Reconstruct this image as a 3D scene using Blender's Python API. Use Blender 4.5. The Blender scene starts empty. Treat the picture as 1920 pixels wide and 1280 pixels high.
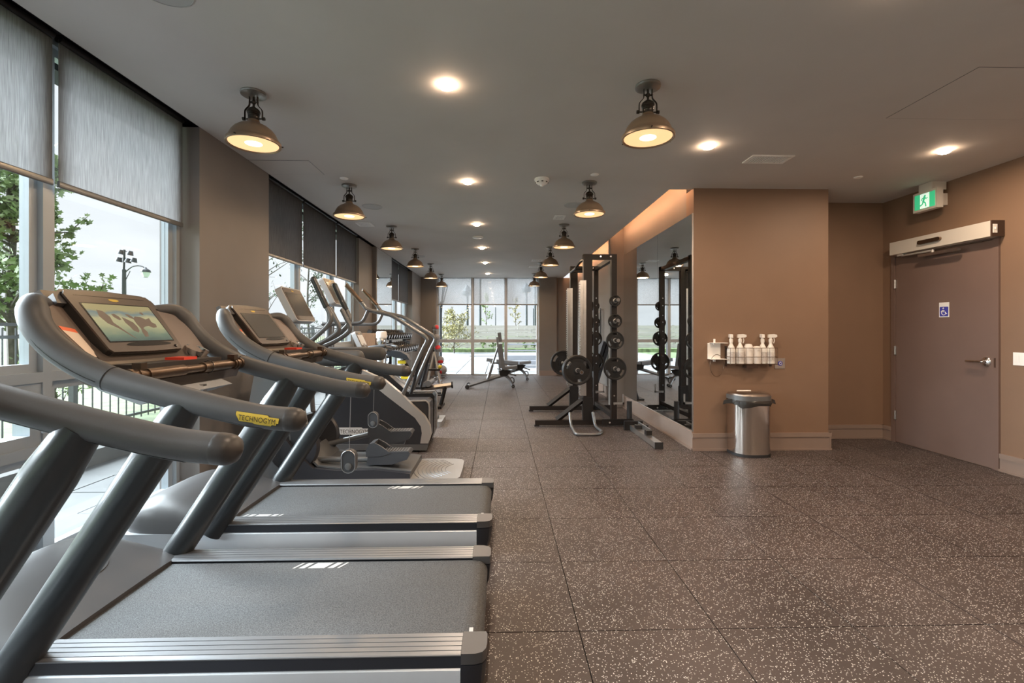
import bpy, bmesh, math, random
from mathutils import Vector, Matrix
R = math.radians
random.seed(7)
scn = bpy.context.scene
C = scn.collection

# ------------------------------------------------------------------ camera
F_PX, CAM_H, CY = 874.0, 1.312, 619.6
YAW = math.atan(22.5 / F_PX)
SN, CS = math.sin(YAW), math.cos(YAW)
cam_d = bpy.data.cameras.new('camera')
cam = bpy.data.objects.new('camera', cam_d)
C.objects.link(cam)
cam.location = (0, 0, CAM_H)
cam.rotation_euler = (R(90), 0, -YAW)
cam_d.sensor_width = 36.0
cam_d.lens = 36.0 * F_PX / 1920.0
cam_d.shift_y = (CY - 640.0) / 1920.0
cam_d.clip_start = 0.02
cam_d.clip_end = 400
scn.camera = cam

# ------------------------------------------------------------------ view
vs = scn.view_settings
vs.view_transform = 'Standard'
vs.look = 'None'
vs.gamma = 1.0
vs.use_curve_mapping = False
vs.exposure = 1.0

# ------------------------------------------------------------------ sky (overcast)
W = bpy.data.worlds.new('overcast_sky')
scn.world = W
W.use_nodes = True
nt = W.node_tree
bg = nt.nodes['Background']
tc = nt.nodes.new('ShaderNodeTexCoord')
mp = nt.nodes.new('ShaderNodeMapping')
mp.inputs['Scale'].default_value = (1.2, 1.2, 5.0)
nz = nt.nodes.new('ShaderNodeTexNoise')
nz.inputs['Scale'].default_value = 1.6
nz.inputs['Detail'].default_value = 5
rp = nt.nodes.new('ShaderNodeValToRGB')
rp.color_ramp.elements[0].position = 0.30
rp.color_ramp.elements[0].color = (0.62, 0.655, 0.70, 1)
rp.color_ramp.elements[1].position = 0.70
rp.color_ramp.elements[1].color = (0.86, 0.89, 0.93, 1)
nt.links.new(tc.outputs['Generated'], mp.inputs[0])
nt.links.new(mp.outputs[0], nz.inputs['Vector'])
nt.links.new(nz.outputs['Fac'], rp.inputs['Fac'])
nt.links.new(rp.outputs[0], bg.inputs['Color'])
bg.inputs['Strength'].default_value = 0.68

# soft sun behind the cloud layer, from the window side
sun_d = bpy.data.lights.new('cloud_sun', 'SUN')
sun_d.energy = 17.0
sun_d.angle = R(70)
sun_d.color = (0.84, 0.93, 1.0)
sun = bpy.data.objects.new('cloud_sun', sun_d)
C.objects.link(sun)
sun.rotation_euler = Vector((0.86, -0.10, -0.50)).to_track_quat('-Z', 'Y').to_euler()

# lamp levels (each lamp is created in its own builder further down)
DOWNLIGHT_W = 8.5
DOWNLIGHT_RIGHT_W = 13.0
PENDANT_W = 2.6
WARM = (1.0, 0.75, 0.54)

# ------------------------------------------------------------------ photo pixel -> place
def ray(u, v):
    a = (u - 960) / F_PX
    return (SN + a * CS, CS - a * SN, (CY - v) / F_PX)
def onz(u, v, z=0.0):
    d = ray(u, v); t = (z - CAM_H) / d[2]
    return Vector((d[0] * t, d[1] * t, z))
def onx(u, v, x):
    d = ray(u, v); t = x / d[0]
    return Vector((x, d[1] * t, CAM_H + d[2] * t))
def ony(u, v, y):
    d = ray(u, v); t = y / d[1]
    return Vector((d[0] * t, y, CAM_H + d[2] * t))

# ------------------------------------------------------------------ materials
MATS = {}
def mat(name, col, rough=0.5, metal=0.0, var=0.0, vscale=8.0, bump=0.0, bscale=200.0, emit=None, estr=0.0,
        stretch=None, coat=0.0, spec=None):
    m = bpy.data.materials.new(name)
    m.use_nodes = True
    n = m.node_tree
    p = n.nodes['Principled BSDF']
    p.inputs['Base Color'].default_value = (*col, 1)
    p.inputs['Roughness'].default_value = rough
    p.inputs['Metallic'].default_value = metal
    if coat: p.inputs['Coat Weight'].default_value = coat
    if spec is not None: p.inputs['Specular IOR Level'].default_value = spec
    g = None
    def coords():
        t = n.nodes.new('ShaderNodeNewGeometry')
        if stretch:
            q = n.nodes.new('ShaderNodeMapping')
            q.inputs['Scale'].default_value = stretch
            n.links.new(t.outputs['Position'], q.inputs[0])
            return q.outputs[0]
        return t.outputs['Position']
    if var or bump: g = coords()
    if var:
        z = n.nodes.new('ShaderNodeTexNoise')
        z.inputs['Scale'].default_value = vscale
        z.inputs['Detail'].default_value = 4
        n.links.new(g, z.inputs['Vector'])
        r_ = n.nodes.new('ShaderNodeValToRGB')
        r_.color_ramp.elements[0].position = 0.3
        r_.color_ramp.elements[1].position = 0.7
        r_.color_ramp.elements[0].color = (*[c * (1 - var) for c in col], 1)
        r_.color_ramp.elements[1].color = (*[min(1, c * (1 + var)) for c in col], 1)
        n.links.new(z.outputs['Fac'], r_.inputs['Fac'])
        n.links.new(r_.outputs[0], p.inputs['Base Color'])
    if bump:
        z2 = n.nodes.new('ShaderNodeTexNoise')
        z2.inputs['Scale'].default_value = bscale
        z2.inputs['Detail'].default_value = 2
        n.links.new(g, z2.inputs['Vector'])
        b = n.nodes.new('ShaderNodeBump')
        b.inputs['Strength'].default_value = bump
        b.inputs['Distance'].default_value = 0.004
        n.links.new(z2.outputs['Fac'], b.inputs['Height'])
        n.links.new(b.outputs[0], p.inputs['Normal'])
    if emit:
        p.inputs['Emission Color'].default_value = (*emit, 1)
        p.inputs['Emission Strength'].default_value = estr
    MATS[name] = m
    return m

mat('ceiling_paint', (0.59, 0.565, 0.54), 0.75, var=0.03, vscale=2, bump=0.03, bscale=60)
mat('ceiling_paint_brown', (0.33, 0.26, 0.21), 0.6, var=0.03, vscale=2)
mat('taupe_paint_daylit', (0.185, 0.168, 0.156), 0.55, var=0.03, vscale=3, bump=0.03, bscale=90)  # one wall paint; this copy is greyed for the daylit side
mat('taupe_paint_lamplit', (0.225, 0.142, 0.094), 0.55, var=0.03, vscale=3, bump=0.03, bscale=90)  # same wall paint with the warm lamp light coloured in
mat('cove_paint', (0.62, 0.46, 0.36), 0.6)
mat('trim_taupe', (0.26, 0.195, 0.162), 0.45, var=0.02)
mat('door_paint', (0.175, 0.120, 0.101), 0.45, var=0.03, vscale=4)
mat('black_void', (0.012, 0.012, 0.016), 0.7)
mat('window_alu', (0.37, 0.41, 0.44), 0.38, 0.25, var=0.03)
mat('window_back_alu', (0.50, 0.51, 0.53), 0.40, 0.3)
mat('white_plastic', (0.93, 0.92, 0.90), 0.45)
mat('speaker_grey', (0.45, 0.45, 0.44), 0.6)
mat('black_steel', (0.014, 0.0125, 0.0125), 0.40, 0.0, var=0.1, spec=0.35)
mat('rack_brown_steel', (0.018, 0.0135, 0.012), 0.42, 0.0, spec=0.3)
mat('chrome', (0.82, 0.82, 0.83), 0.16, 1.0)
mat('satin_steel', (0.62, 0.61, 0.60), 0.32, 1.0, var=0.05, vscale=30)
mat('plate_iron', (0.016, 0.015, 0.015), 0.45, 0.0, spec=0.35, var=0.15, vscale=20, bump=0.08, bscale=120)
mat('rubber_black', (0.020, 0.020, 0.022), 0.6)
mat('grip_rubber', (0.066, 0.066, 0.068), 0.48, var=0.06, vscale=14, bump=0.05, bscale=300)
mat('grip_dark', (0.040, 0.036, 0.034), 0.42)
mat('upright_paint', (0.030, 0.034, 0.037), 0.30, 0.25, var=0.03, coat=0.15)
mat('side_silver', (0.60, 0.635, 0.67), 0.33, 0.35, var=0.02)
mat('hood_plastic', (0.064, 0.063, 0.065), 0.38, var=0.03, vscale=5)
mat('hood_light', (0.34, 0.36, 0.38), 0.40)
mat('alu_rail', (0.27, 0.28, 0.295), 0.34, 0.7, var=0.05, vscale=12, stretch=(0.4, 9, 9))
mat('dark_band', (0.018, 0.020, 0.026), 0.38)
mat('belt', (0.066, 0.069, 0.073), 0.66, var=0.6, vscale=200, bump=0.4, bscale=330)
mat('belt_print', (0.48, 0.475, 0.46), 0.6)
mat('console_taupe', (0.085, 0.069, 0.059), 0.38, var=0.04, vscale=20)
mat('infill_taupe', (0.15, 0.115, 0.095), 0.45, var=0.03)
mat('console_black', (0.018, 0.017, 0.017), 0.25)
mat('console_grey', (0.40, 0.41, 0.425), 0.38)
mat('screen_off', (0.09, 0.085, 0.075), 0.16, coat=0.5)
mat('bronze', (0.17, 0.12, 0.085), 0.33, 0.9, var=0.1, vscale=30)
mat('red_plastic', (0.75, 0.07, 0.04), 0.35)
mat('orange_print', (0.80, 0.16, 0.06), 0.5)
mat('paper', (0.70, 0.58, 0.47), 0.7)
mat('logo_yellow', (0.55, 0.40, 0.045), 0.4)
mat('logo_ink', (0.02, 0.018, 0.015), 0.5)
mat('logo_white', (0.66, 0.66, 0.66), 0.45)
mat('charcoal_shell', (0.035, 0.036, 0.042), 0.36, var=0.05)
mat('mid_grey_tube', (0.16, 0.165, 0.17), 0.30, 0.4)
mat('pedal_grey', (0.052, 0.056, 0.064), 0.42)
mat('pale_silver', (0.60, 0.58, 0.56), 0.32, 0.5)
mat('plate_silver', (0.30, 0.305, 0.31), 0.40, 0.3)
mat('pad_blue_black', (0.032, 0.038, 0.048), 0.45, bump=0.05)
mat('pad_grey', (0.15, 0.16, 0.175), 0.42, bump=0.04)
mat('bench_steel', (0.24, 0.245, 0.255), 0.30, 0.6)
mat('yellow_plastic', (0.80, 0.66, 0.03), 0.4)
mat('wood_brown', (0.24, 0.13, 0.07), 0.5, var=0.2, vscale=10, stretch=(12, 12, 1.2))
mat('ball_grey', (0.30, 0.29, 0.29), 0.5)
mat('ball_red', (0.78, 0.05, 0.06), 0.45)
mat('steel_brushed', (0.66, 0.60, 0.55), 0.16, 1.0, var=0.05, vscale=18, stretch=(14, 14, 0.5))
mat('bin_lid', (0.48, 0.42, 0.37), 0.28, 1.0)
mat('bag_plastic', (0.03, 0.028, 0.026), 0.22, coat=0.4)
mat('bottle_white', (0.80, 0.78, 0.74), 0.4)
mat('bottle_label', (0.62, 0.58, 0.55), 0.5, var=0.25, vscale=160)
mat('towel_white', (0.82, 0.78, 0.74), 0.8)
mat('sign_blue', (0.055, 0.06, 0.40), 0.4)
mat('sign_white', (0.80, 0.80, 0.79), 0.5)
mat('exit_green', (0.05, 0.50, 0.22), 0.4, emit=(0.05, 0.55, 0.26), estr=0.3)
mat('exit_white', (0.85, 0.9, 0.87), 0.4, emit=(0.75, 1.0, 0.85), estr=0.35)
mat('opener_cream', (0.72, 0.68, 0.62), 0.4, 0.2)
mat('opener_brown', (0.06, 0.035, 0.025), 0.3)
mat('nickel', (0.55, 0.50, 0.45), 0.30, 0.9)
mat('lamp_bronze', (0.29, 0.21, 0.145), 0.38, 0.55, var=0.05)
mat('lamp_dark', (0.055, 0.047, 0.04), 0.32, 0.7)
mat('lamp_plate', (0.30, 0.29, 0.27), 0.30, 0.7)
mat('lamp_glass', (0.9, 0.75, 0.5), 0.4, emit=(1.0, 0.60, 0.27), estr=0.52)
mat('lamp_bulb', (1, 0.9, 0.7), 0.4, emit=(1.0, 0.82, 0.55), estr=3.0)
mat('downlight_lens', (1, 0.95, 0.85), 0.4, emit=(1.0, 0.70, 0.47), estr=48.0)
mat('led_strip', (1, 0.8, 0.6), 0.4, emit=(1.0, 0.50, 0.25), estr=34.0)
mat('bark', (0.10, 0.085, 0.07), 0.8, var=0.3, vscale=12)
mat('leaf_green', (0.20, 0.27, 0.11), 0.6, var=0.5, vscale=3)
mat('leaf_dark', (0.075, 0.11, 0.06), 0.6, var=0.5, vscale=3)
mat('leaf_rust', (0.30, 0.27, 0.12), 0.6, var=0.6, vscale=4)
mat('grass', (0.12, 0.165, 0.065), 0.8, var=0.5, vscale=4, bump=0.4, bscale=40)
mat('paver', (0.115, 0.12, 0.122), 0.7, var=0.12, vscale=3, bump=0.1, bscale=70)
mat('patio_paver', (0.23, 0.23, 0.235), 0.7, var=0.1, vscale=1.2)
mat('concrete', (0.105, 0.104, 0.10), 0.75, var=0.15, vscale=4, bump=0.1, bscale=60)
mat('fence_dark', (0.08, 0.085, 0.09), 0.45)
mat('board', (0.40, 0.37, 0.34), 0.7, var=0.12, vscale=1.5, stretch=(0.4, 1, 6))
mat('railing_grey', (0.28, 0.29, 0.32), 0.5)
mat('post_grey', (0.06, 0.065, 0.072), 0.5)
mat('lantern_glass', (0.7, 0.75, 0.78), 0.1)
mat('neutral_shell', (0.35, 0.30, 0.27), 0.7)

def _mirror():
    m = mat('mirror_glass', (0.80, 0.82, 0.82), 0.012, 1.0)
_mirror()

def _glass():
    m = bpy.data.materials.new('clear_pane'); m.use_nodes = True
    n = m.node_tree; n.nodes.clear()
    o = n.nodes.new('ShaderNodeOutputMaterial')
    t = n.nodes.new('ShaderNodeBsdfTransparent'); t.inputs[0].default_value = (0.97, 0.985, 0.98, 1)
    g = n.nodes.new('ShaderNodeBsdfGlossy'); g.inputs['Roughness'].default_value = 0.01
    x = n.nodes.new('ShaderNodeMixShader'); x.inputs[0].default_value = 0.035
    n.links.new(t.outputs[0], x.inputs[1]); n.links.new(g.outputs[0], x.inputs[2]); n.links.new(x.outputs[0], o.inputs[0])
    MATS['clear_pane'] = m
_glass()

def _fabric(name, col, open_, translu, stretch):
    m = bpy.data.materials.new(name); m.use_nodes = True
    n = m.node_tree; n.nodes.clear()
    o = n.nodes.new('ShaderNodeOutputMaterial')
    g = n.nodes.new('ShaderNodeNewGeometry')
    q = n.nodes.new('ShaderNodeMapping'); q.inputs['Scale'].default_value = stretch
    z = n.nodes.new('ShaderNodeTexNoise'); z.inputs['Scale'].default_value = 1.0; z.inputs['Detail'].default_value = 5
    r_ = n.nodes.new('ShaderNodeValToRGB')
    r_.color_ramp.elements[0].position = 0.34; r_.color_ramp.elements[1].position = 0.66
    r_.color_ramp.elements[0].color = (*[c * 0.78 for c in col], 1); r_.color_ramp.elements[1].color = (*[c * 1.2 for c in col], 1)
    d = n.nodes.new('ShaderNodeBsdfDiffuse')
    tl = n.nodes.new('ShaderNodeBsdfTranslucent')
    tr = n.nodes.new('ShaderNodeBsdfTransparent')
    m1 = n.nodes.new('ShaderNodeMixShader'); m1.inputs[0].default_value = translu
    m2 = n.nodes.new('ShaderNodeMixShader'); m2.inputs[0].default_value = open_
    n.links.new(g.outputs['Position'], q.inputs[0]); n.links.new(q.outputs[0], z.inputs['Vector']); n.links.new(z.outputs['Fac'], r_.inputs['Fac'])
    n.links.new(r_.outputs[0], d.inputs[0]); n.links.new(r_.outputs[0], tl.inputs[0])
    n.links.new(d.outputs[0], m1.inputs[1]); n.links.new(tl.outputs[0], m1.inputs[2])
    n.links.new(m1.outputs[0], m2.inputs[1]); n.links.new(tr.outputs[0], m2.inputs[2])
    n.links.new(m2.outputs[0], o.inputs[0])
    MATS[name] = m
_fabric('shade_sheer', (0.27, 0.27, 0.275), 0.20, 0.5, (3, 300, 9))
_fabric('shade_slant_dark', (0.12, 0.12, 0.125), 0.03, 0.25, (3, 300, 9))  # same fabric as the near bay, its slant view put in as darkness
_fabric('shade_frontal_pale', (0.50, 0.51, 0.53), 0.55, 0.5, (90, 3, 90))  # same fabric again, light through it seen head-on put in as paleness

def _rubber_floor():
    m = bpy.data.materials.new('speckled_rubber'); m.use_nodes = True
    n = m.node_tree; p = n.nodes['Principled BSDF']
    g = n.nodes.new('ShaderNodeNewGeometry')
    v = n.nodes.new('ShaderNodeTexVoronoi'); v.inputs['Scale'].default_value = 165; v.inputs['Randomness'].default_value = 1.0
    n.links.new(g.outputs['Position'], v.inputs['Vector'])
    lt = n.nodes.new('ShaderNodeMath'); lt.operation = 'LESS_THAN'; lt.inputs[1].default_value = 0.38
    n.links.new(v.outputs['Distance'], lt.inputs[0])
    sp = n.nodes.new('ShaderNodeSeparateColor')
    n.links.new(v.outputs['Color'], sp.inputs[0])
    gt = n.nodes.new('ShaderNodeMath'); gt.operation = 'GREATER_THAN'; gt.inputs[1].default_value = 0.76
    n.links.new(sp.outputs[0], gt.inputs[0])
    mu = n.nodes.new('ShaderNodeMath'); mu.operation = 'MULTIPLY'
    n.links.new(lt.outputs[0], mu.inputs[0]); n.links.new(gt.outputs[0], mu.inputs[1])
    z = n.nodes.new('ShaderNodeTexNoise'); z.inputs['Scale'].default_value = 1.7; z.inputs['Detail'].default_value = 5
    n.links.new(g.outputs['Position'], z.inputs['Vector'])
    r_ = n.nodes.new('ShaderNodeValToRGB')
    r_.color_ramp.elements[0].position = 0.3; r_.color_ramp.elements[0].color = (0.034, 0.0245, 0.0228, 1)
    r_.color_ramp.elements[1].position = 0.72; r_.color_ramp.elements[1].color = (0.062, 0.046, 0.0425, 1)
    n.links.new(z.outputs['Fac'], r_.inputs['Fac'])
    mx = n.nodes.new('ShaderNodeMix'); mx.data_type = 'RGBA'
    n.links.new(mu.outputs[0], mx.inputs[0]); n.links.new(r_.outputs[0], mx.inputs[6]); mx.inputs[7].default_value = (0.62, 0.60, 0.58, 1)
    n.links.new(mx.outputs[2], p.inputs['Base Color'])
    p.inputs['Roughness'].default_value = 0.46
    z2 = n.nodes.new('ShaderNodeTexNoise'); z2.inputs['Scale'].default_value = 260; z2.inputs['Detail'].default_value = 3
    n.links.new(g.outputs['Position'], z2.inputs['Vector'])
    b = n.nodes.new('ShaderNodeBump'); b.inputs['Strength'].default_value = 0.35; b.inputs['Distance'].default_value = 0.003
    n.links.new(z2.outputs['Fac'], b.inputs['Height']); n.links.new(b.outputs[0], p.inputs['Normal'])
    MATS['speckled_rubber'] = m
_rubber_floor()

def _screen_picture():
    # moving landscape film shown on the lit display: banded sky, haze and sea, all emission
    m = bpy.data.materials.new('screen_picture'); m.use_nodes = True
    n = m.node_tree; p = n.nodes['Principled BSDF']
    t = n.nodes.new('ShaderNodeTexCoord')
    s = n.nodes.new('ShaderNodeSeparateXYZ'); n.links.new(t.outputs['Generated'], s.inputs[0])
    z = n.nodes.new('ShaderNodeTexNoise'); z.inputs['Scale'].default_value = 4.0; z.inputs['Detail'].default_value = 5
    n.links.new(t.outputs['Generated'], z.inputs['Vector'])
    ad = n.nodes.new('ShaderNodeMath'); ad.operation = 'MULTIPLY_ADD'; ad.inputs[1].default_value = 0.28
    n.links.new(z.outputs['Fac'], ad.inputs[0]); n.links.new(s.outputs['Z'], ad.inputs[2])
    r_ = n.nodes.new('ShaderNodeValToRGB'); cr = r_.color_ramp
    cr.elements[0].position = 0.10; cr.elements[0].color = (0.10, 0.15, 0.13, 1)
    cr.elements[1].position = 1.15 if False else 1.0; cr.elements[1].color = (0.50, 0.42, 0.20, 1)
    for pos, col in ((0.32, (0.22, 0.29, 0.20, 1)), (0.55, (0.55, 0.52, 0.28, 1)), (0.78, (0.62, 0.56, 0.30, 1)), (0.90, (0.22, 0.30, 0.29, 1))):
        e = cr.elements.new(pos); e.color = col
    n.links.new(ad.outputs[0], r_.inputs['Fac'])
    p.inputs['Base Color'].default_value = (0.02, 0.02, 0.02, 1)
    p.inputs['Roughness'].default_value = 0.2
    n.links.new(r_.outputs[0], p.inputs['Emission Color'])
    p.inputs['Emission Strength'].default_value = 0.36
    MATS['screen_picture'] = m
_screen_picture()
mat('film_island', (0.02, 0.018, 0.015), 0.3, emit=(0.13, 0.085, 0.055), estr=0.6)

# ------------------------------------------------------------------ mesh helpers
def catmull(pts, n=8):
    pts = [Vector(p) for p in pts]
    out = []
    for i in range(len(pts) - 1):
        p0 = pts[max(i - 1, 0)]; p1 = pts[i]; p2 = pts[i + 1]; p3 = pts[min(i + 2, len(pts) - 1)]
        for k in range(n):
            t = k / n
            out.append(0.5 * ((2 * p1) + (p2 - p0) * t + (2 * p0 - 5 * p1 + 4 * p2 - p3) * t * t + (3 * p1 - p0 - 3 * p2 + p3) * t ** 3))
    out.append(pts[-1])
    return out
def fillet(pts, r, n=5):
    pts = [Vector(p) for p in pts]
    out = [pts[0]]
    for i in range(1, len(pts) - 1):
        a, b, c = pts[i - 1], pts[i], pts[i + 1]
        d1 = a - b; d2 = c - b
        rr = min(r, d1.length * 0.48, d2.length * 0.48)
        s, e = b + d1.normalized() * rr, b + d2.normalized() * rr
        for k in range(n + 1):
            t = k / n
            out.append((1 - t) ** 2 * s + 2 * t * (1 - t) * b + t * t * e)
    out.append(pts[-1])
    return out
def rrect(a0, a1, b0, b1, r, n=5):
    out = []
    for cx, cy, s in ((a1 - r, b1 - r, 0), (a0 + r, b1 - r, 90), (a0 + r, b0 + r, 180), (a1 - r, b0 + r, 270)):
        for k in range(n + 1):
            t = R(s + 90 * k / n)
            out.append((cx + r * math.cos(t), cy + r * math.sin(t)))
    return out

class MB:
    def __init__(s): s.bm = bmesh.new()
    def _bev(s, geom_faces, bev, seg):
        ed = list({e for f in geom_faces for e in f.edges})
        ed = [e for e in ed if len(e.link_faces) == 2 and e.calc_face_angle(0) > R(25)]
        if ed: bmesh.ops.bevel(s.bm, geom=ed, offset=bev, offset_type='OFFSET', segments=seg, profile=0.5, affect='EDGES', clamp_overlap=True)
    def box(s, x0, x1, y0, y1, z0, z1, bev=0.0, seg=2, M=None):
        v = [s.bm.verts.new((x, y, z)) for x in (x0, x1) for y in (y0, y1) for z in (z0, z1)]
        fs = [s.bm.faces.new([v[i] for i in q]) for q in ((0, 1, 3, 2), (4, 6, 7, 5), (0, 4, 5, 1), (2, 3, 7, 6), (0, 2, 6, 4), (1, 5, 7, 3))]
        if M is not None:
            for q in v: q.co = M @ q.co
        if bev: s._bev(fs, bev, seg)
        return s
    def prism(s, pts, axis, a0, a1, bev=0.0, seg=2, M=None):
        def P(p, a):
            return {'x': (a, p[0], p[1]), 'y': (p[0], a, p[1]), 'z': (p[0], p[1], a)}[axis]
        lo = [s.bm.verts.new(P(p, a0)) for p in pts]; hi = [s.bm.verts.new(P(p, a1)) for p in pts]
        n = len(pts); fs = []
        for i in range(n):
            j = (i + 1) % n
            fs.append(s.bm.faces.new((lo[i], lo[j], hi[j], hi[i])))
        fs.append(s.bm.faces.new(lo[::-1])); fs.append(s.bm.faces.new(hi))
        if M is not None:
            for q in lo + hi: q.co = M @ q.co
        if bev: s._bev(fs, bev, seg)
        return s
    def poly(s, pts3):
        s.bm.faces.new([s.bm.verts.new(p) for p in pts3]); return s
    def tube(s, path, r, seg=12, caps='flat', closed=False, flat=None, up=(0, 0, 1)):
        P = [Vector(p) for p in path]; n = len(P)
        rad = list(r) if isinstance(r, (list, tuple)) else [r] * n
        T = []
        for i in range(n):
            a = P[i - 1] if (i > 0 or closed) else P[i]
            b = P[(i + 1) % n] if (i < n - 1 or closed) else P[i]
            T.append((b - a).normalized())
        u = Vector(up)
        if abs(T[0].dot(u)) > 0.95: u = Vector((1, 0, 0)) if abs(T[0].x) < 0.9 else Vector((0, 1, 0))
        N = (u - T[0] * T[0].dot(u)).normalized()
        rings = []
        if caps == 'round' and not closed:
            ext = []
            for k in (0.0, 0.35, 0.65, 0.88):
                ext.append((math.sqrt(1 - (1 - k) ** 2) if k else 0.06, 1 - k))
            seq = [(P[0] - T[0] * rad[0] * o, T[0], max(rad[0] * sc, 1e-4)) for sc, o in ext] + list(zip(P, T, rad)) + \
                  [(P[-1] + T[-1] * rad[-1] * o, T[-1], max(rad[-1] * sc, 1e-4)) for sc, o in ext[::-1]]
        else:
            seq = list(zip(P, T, rad))
        fx, fy = flat or (1, 1)
        for p, t, rr in seq:
            N = (N - t * t.dot(N))
            N = N.normalized() if N.length > 1e-6 else t.orthogonal().normalized()
            B = t.cross(N)
            rings.append([s.bm.verts.new(p + N * (rr * fx * math.cos(2 * math.pi * k / seg)) + B * (rr * fy * math.sin(2 * math.pi * k / seg))) for k in range(seg)])
        m = len(rings)
        for i in range(m if closed else m - 1):
            a, b = rings[i], rings[(i + 1) % m]
            for k in range(seg):
                q = (k + 1) % seg
                s.bm.faces.new((a[k], a[q], b[q], b[k]))
        if not closed:
            s.bm.faces.new(rings[0][::-1]); s.bm.faces.new(rings[-1])
        return s
    def cyl(s, p0, p1, r, seg=16, r2=None):
        return s.tube([p0, p1], [r, r if r2 is None else r2], seg)
    def lathe(s, prof, seg=24, M=None, closed=True):
        rings = []
        for r_, z in prof:
            rings.append([s.bm.verts.new(Vector((max(r_, 1e-5) * math.cos(2 * math.pi * k / seg), max(r_, 1e-5) * math.sin(2 * math.pi * k / seg), z))) for k in range(seg)])
        for a, b in zip(rings, rings[1:]):
            for k in range(seg):
                q = (k + 1) % seg
                s.bm.faces.new((a[k], a[q], b[q], b[k]))
        if closed:
            s.bm.faces.new(rings[0][::-1]); s.bm.faces.new(rings[-1])
        if M is not None:
            for ring in rings:
                for v in ring: v.co = M @ v.co
        return s
    def sphere(s, c, r, seg=16, rings=10, sc=(1, 1, 1)):
        prof = [(math.sin(math.pi * i / rings), -math.cos(math.pi * i / rings)) for i in range(rings + 1)]
        return s.lathe(prof, seg, Matrix.Translation(c) @ Matrix.Diagonal((r * sc[0], r * sc[1], r * sc[2], 1)))
    def loft(s, rings, cap=True):
        vr = [[s.bm.verts.new(p) for p in r_] for r_ in rings]
        n = len(vr[0])
        for a, b in zip(vr, vr[1:]):
            for k in range(n):
                q = (k + 1) % n
                s.bm.faces.new((a[k], a[q], b[q], b[k]))
        if cap:
            s.bm.faces.new(vr[0][::-1]); s.bm.faces.new(vr[-1])
        return s
    def grid(s, rows):
        vr = [[s.bm.verts.new(p) for p in r_] for r_ in rows]
        for a, b in zip(vr, vr[1:]):
            for k in range(len(a) - 1):
                s.bm.faces.new((a[k], a[k + 1], b[k + 1], b[k]))
        return s
    def mesh(s, name, smooth=35, norm=True):
        if norm: bmesh.ops.recalc_face_normals(s.bm, faces=s.bm.faces)
        me = bpy.data.meshes.new(name)
        s.bm.to_mesh(me); s.bm.free()
        if smooth:
            me.polygons.foreach_set('use_smooth', [True] * len(me.polygons))
            me.set_sharp_from_angle(angle=R(smooth))
        return me

def obj(name, mb, material, parent=None, loc=None, smooth=35):
    me = mb if isinstance(mb, bpy.types.Mesh) else mb.mesh(name, smooth)
    if material is not None:
        me.materials.clear(); me.materials.append(MATS[material])
    o = bpy.data.objects.new(name, me); C.objects.link(o)
    if parent is not None: o.parent = parent
    if loc is not None: o.location = loc
    return o
def thing(name, label, cat, loc=(0, 0, 0), rz=0.0, group=None):
    o = bpy.data.objects.new(name, None); C.objects.link(o)
    o.location = loc; o.rotation_euler = (0, 0, rz); o.empty_display_size = 0.1
    o['label'] = label; o['category'] = cat
    if group: o['group'] = group
    return o
def tag(o, label, cat, group=None):
    o['label'] = label; o['category'] = cat
    if group: o['group'] = group
    return o
def struct(name, mb, material, parent=None, smooth=35):
    o = obj(name, mb, material, parent, smooth=smooth)
    if parent is None: o['kind'] = 'structure'
    return o
def dup(root, loc=None, label=None, rz=None):
    r = root.copy(); C.objects.link(r)
    if loc is not None: r.location = loc
    if rz is not None: r.rotation_euler = (0, 0, rz)
    if label: r['label'] = label
    for ch in list(root.children):
        c = ch.copy(); C.objects.link(c); c.parent = r
        for g in ch.children:
            d = g.copy(); C.objects.link(d); d.parent = c
    return r
def text_mesh(body, size=1.0, space=1.0):
    cu = bpy.data.curves.new('lettering', 'FONT'); cu.body = body; cu.size = size
    cu.align_x = 'CENTER'; cu.align_y = 'CENTER'; cu.space_character = space; cu.resolution_u = 3; cu.offset = 0.0
    o = bpy.data.objects.new('lettering', cu); C.objects.link(o)
    bpy.context.view_layer.update()
    me = bpy.data.meshes.new_from_object(o.evaluated_get(bpy.context.evaluated_depsgraph_get()))
    bpy.data.objects.remove(o); bpy.data.curves.remove(cu)
    return me
def lamp(name, kind, loc, power, col, size=0.1, parent=None, spot=None, down=True, rot=None):
    d = bpy.data.lights.new(name, kind); d.energy = power; d.color = col
    if kind == 'AREA': d.shape = 'DISK'; d.size = size
    elif kind in ('POINT', 'SPOT'): d.shadow_soft_size = size
    if kind == 'SPOT' and spot: d.spot_size = R(spot); d.spot_blend = 0.6
    o = bpy.data.objects.new(name, d); C.objects.link(o); o.location = loc
    if rot: o.rotation_euler = rot
    if parent is not None: o.parent = parent
    return o

# ================================================================== THE ROOM
XL, XG, XR, XM = -2.30, -2.45, 4.68, 2.12
YB, YF, YW, YR = 13.78, -6.2, 5.05, 5.58
ZC = 2.87
TS, TX0, TY0 = 0.6096, 0.3466, 2.638         # rubber tile pitch and joint phase

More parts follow.
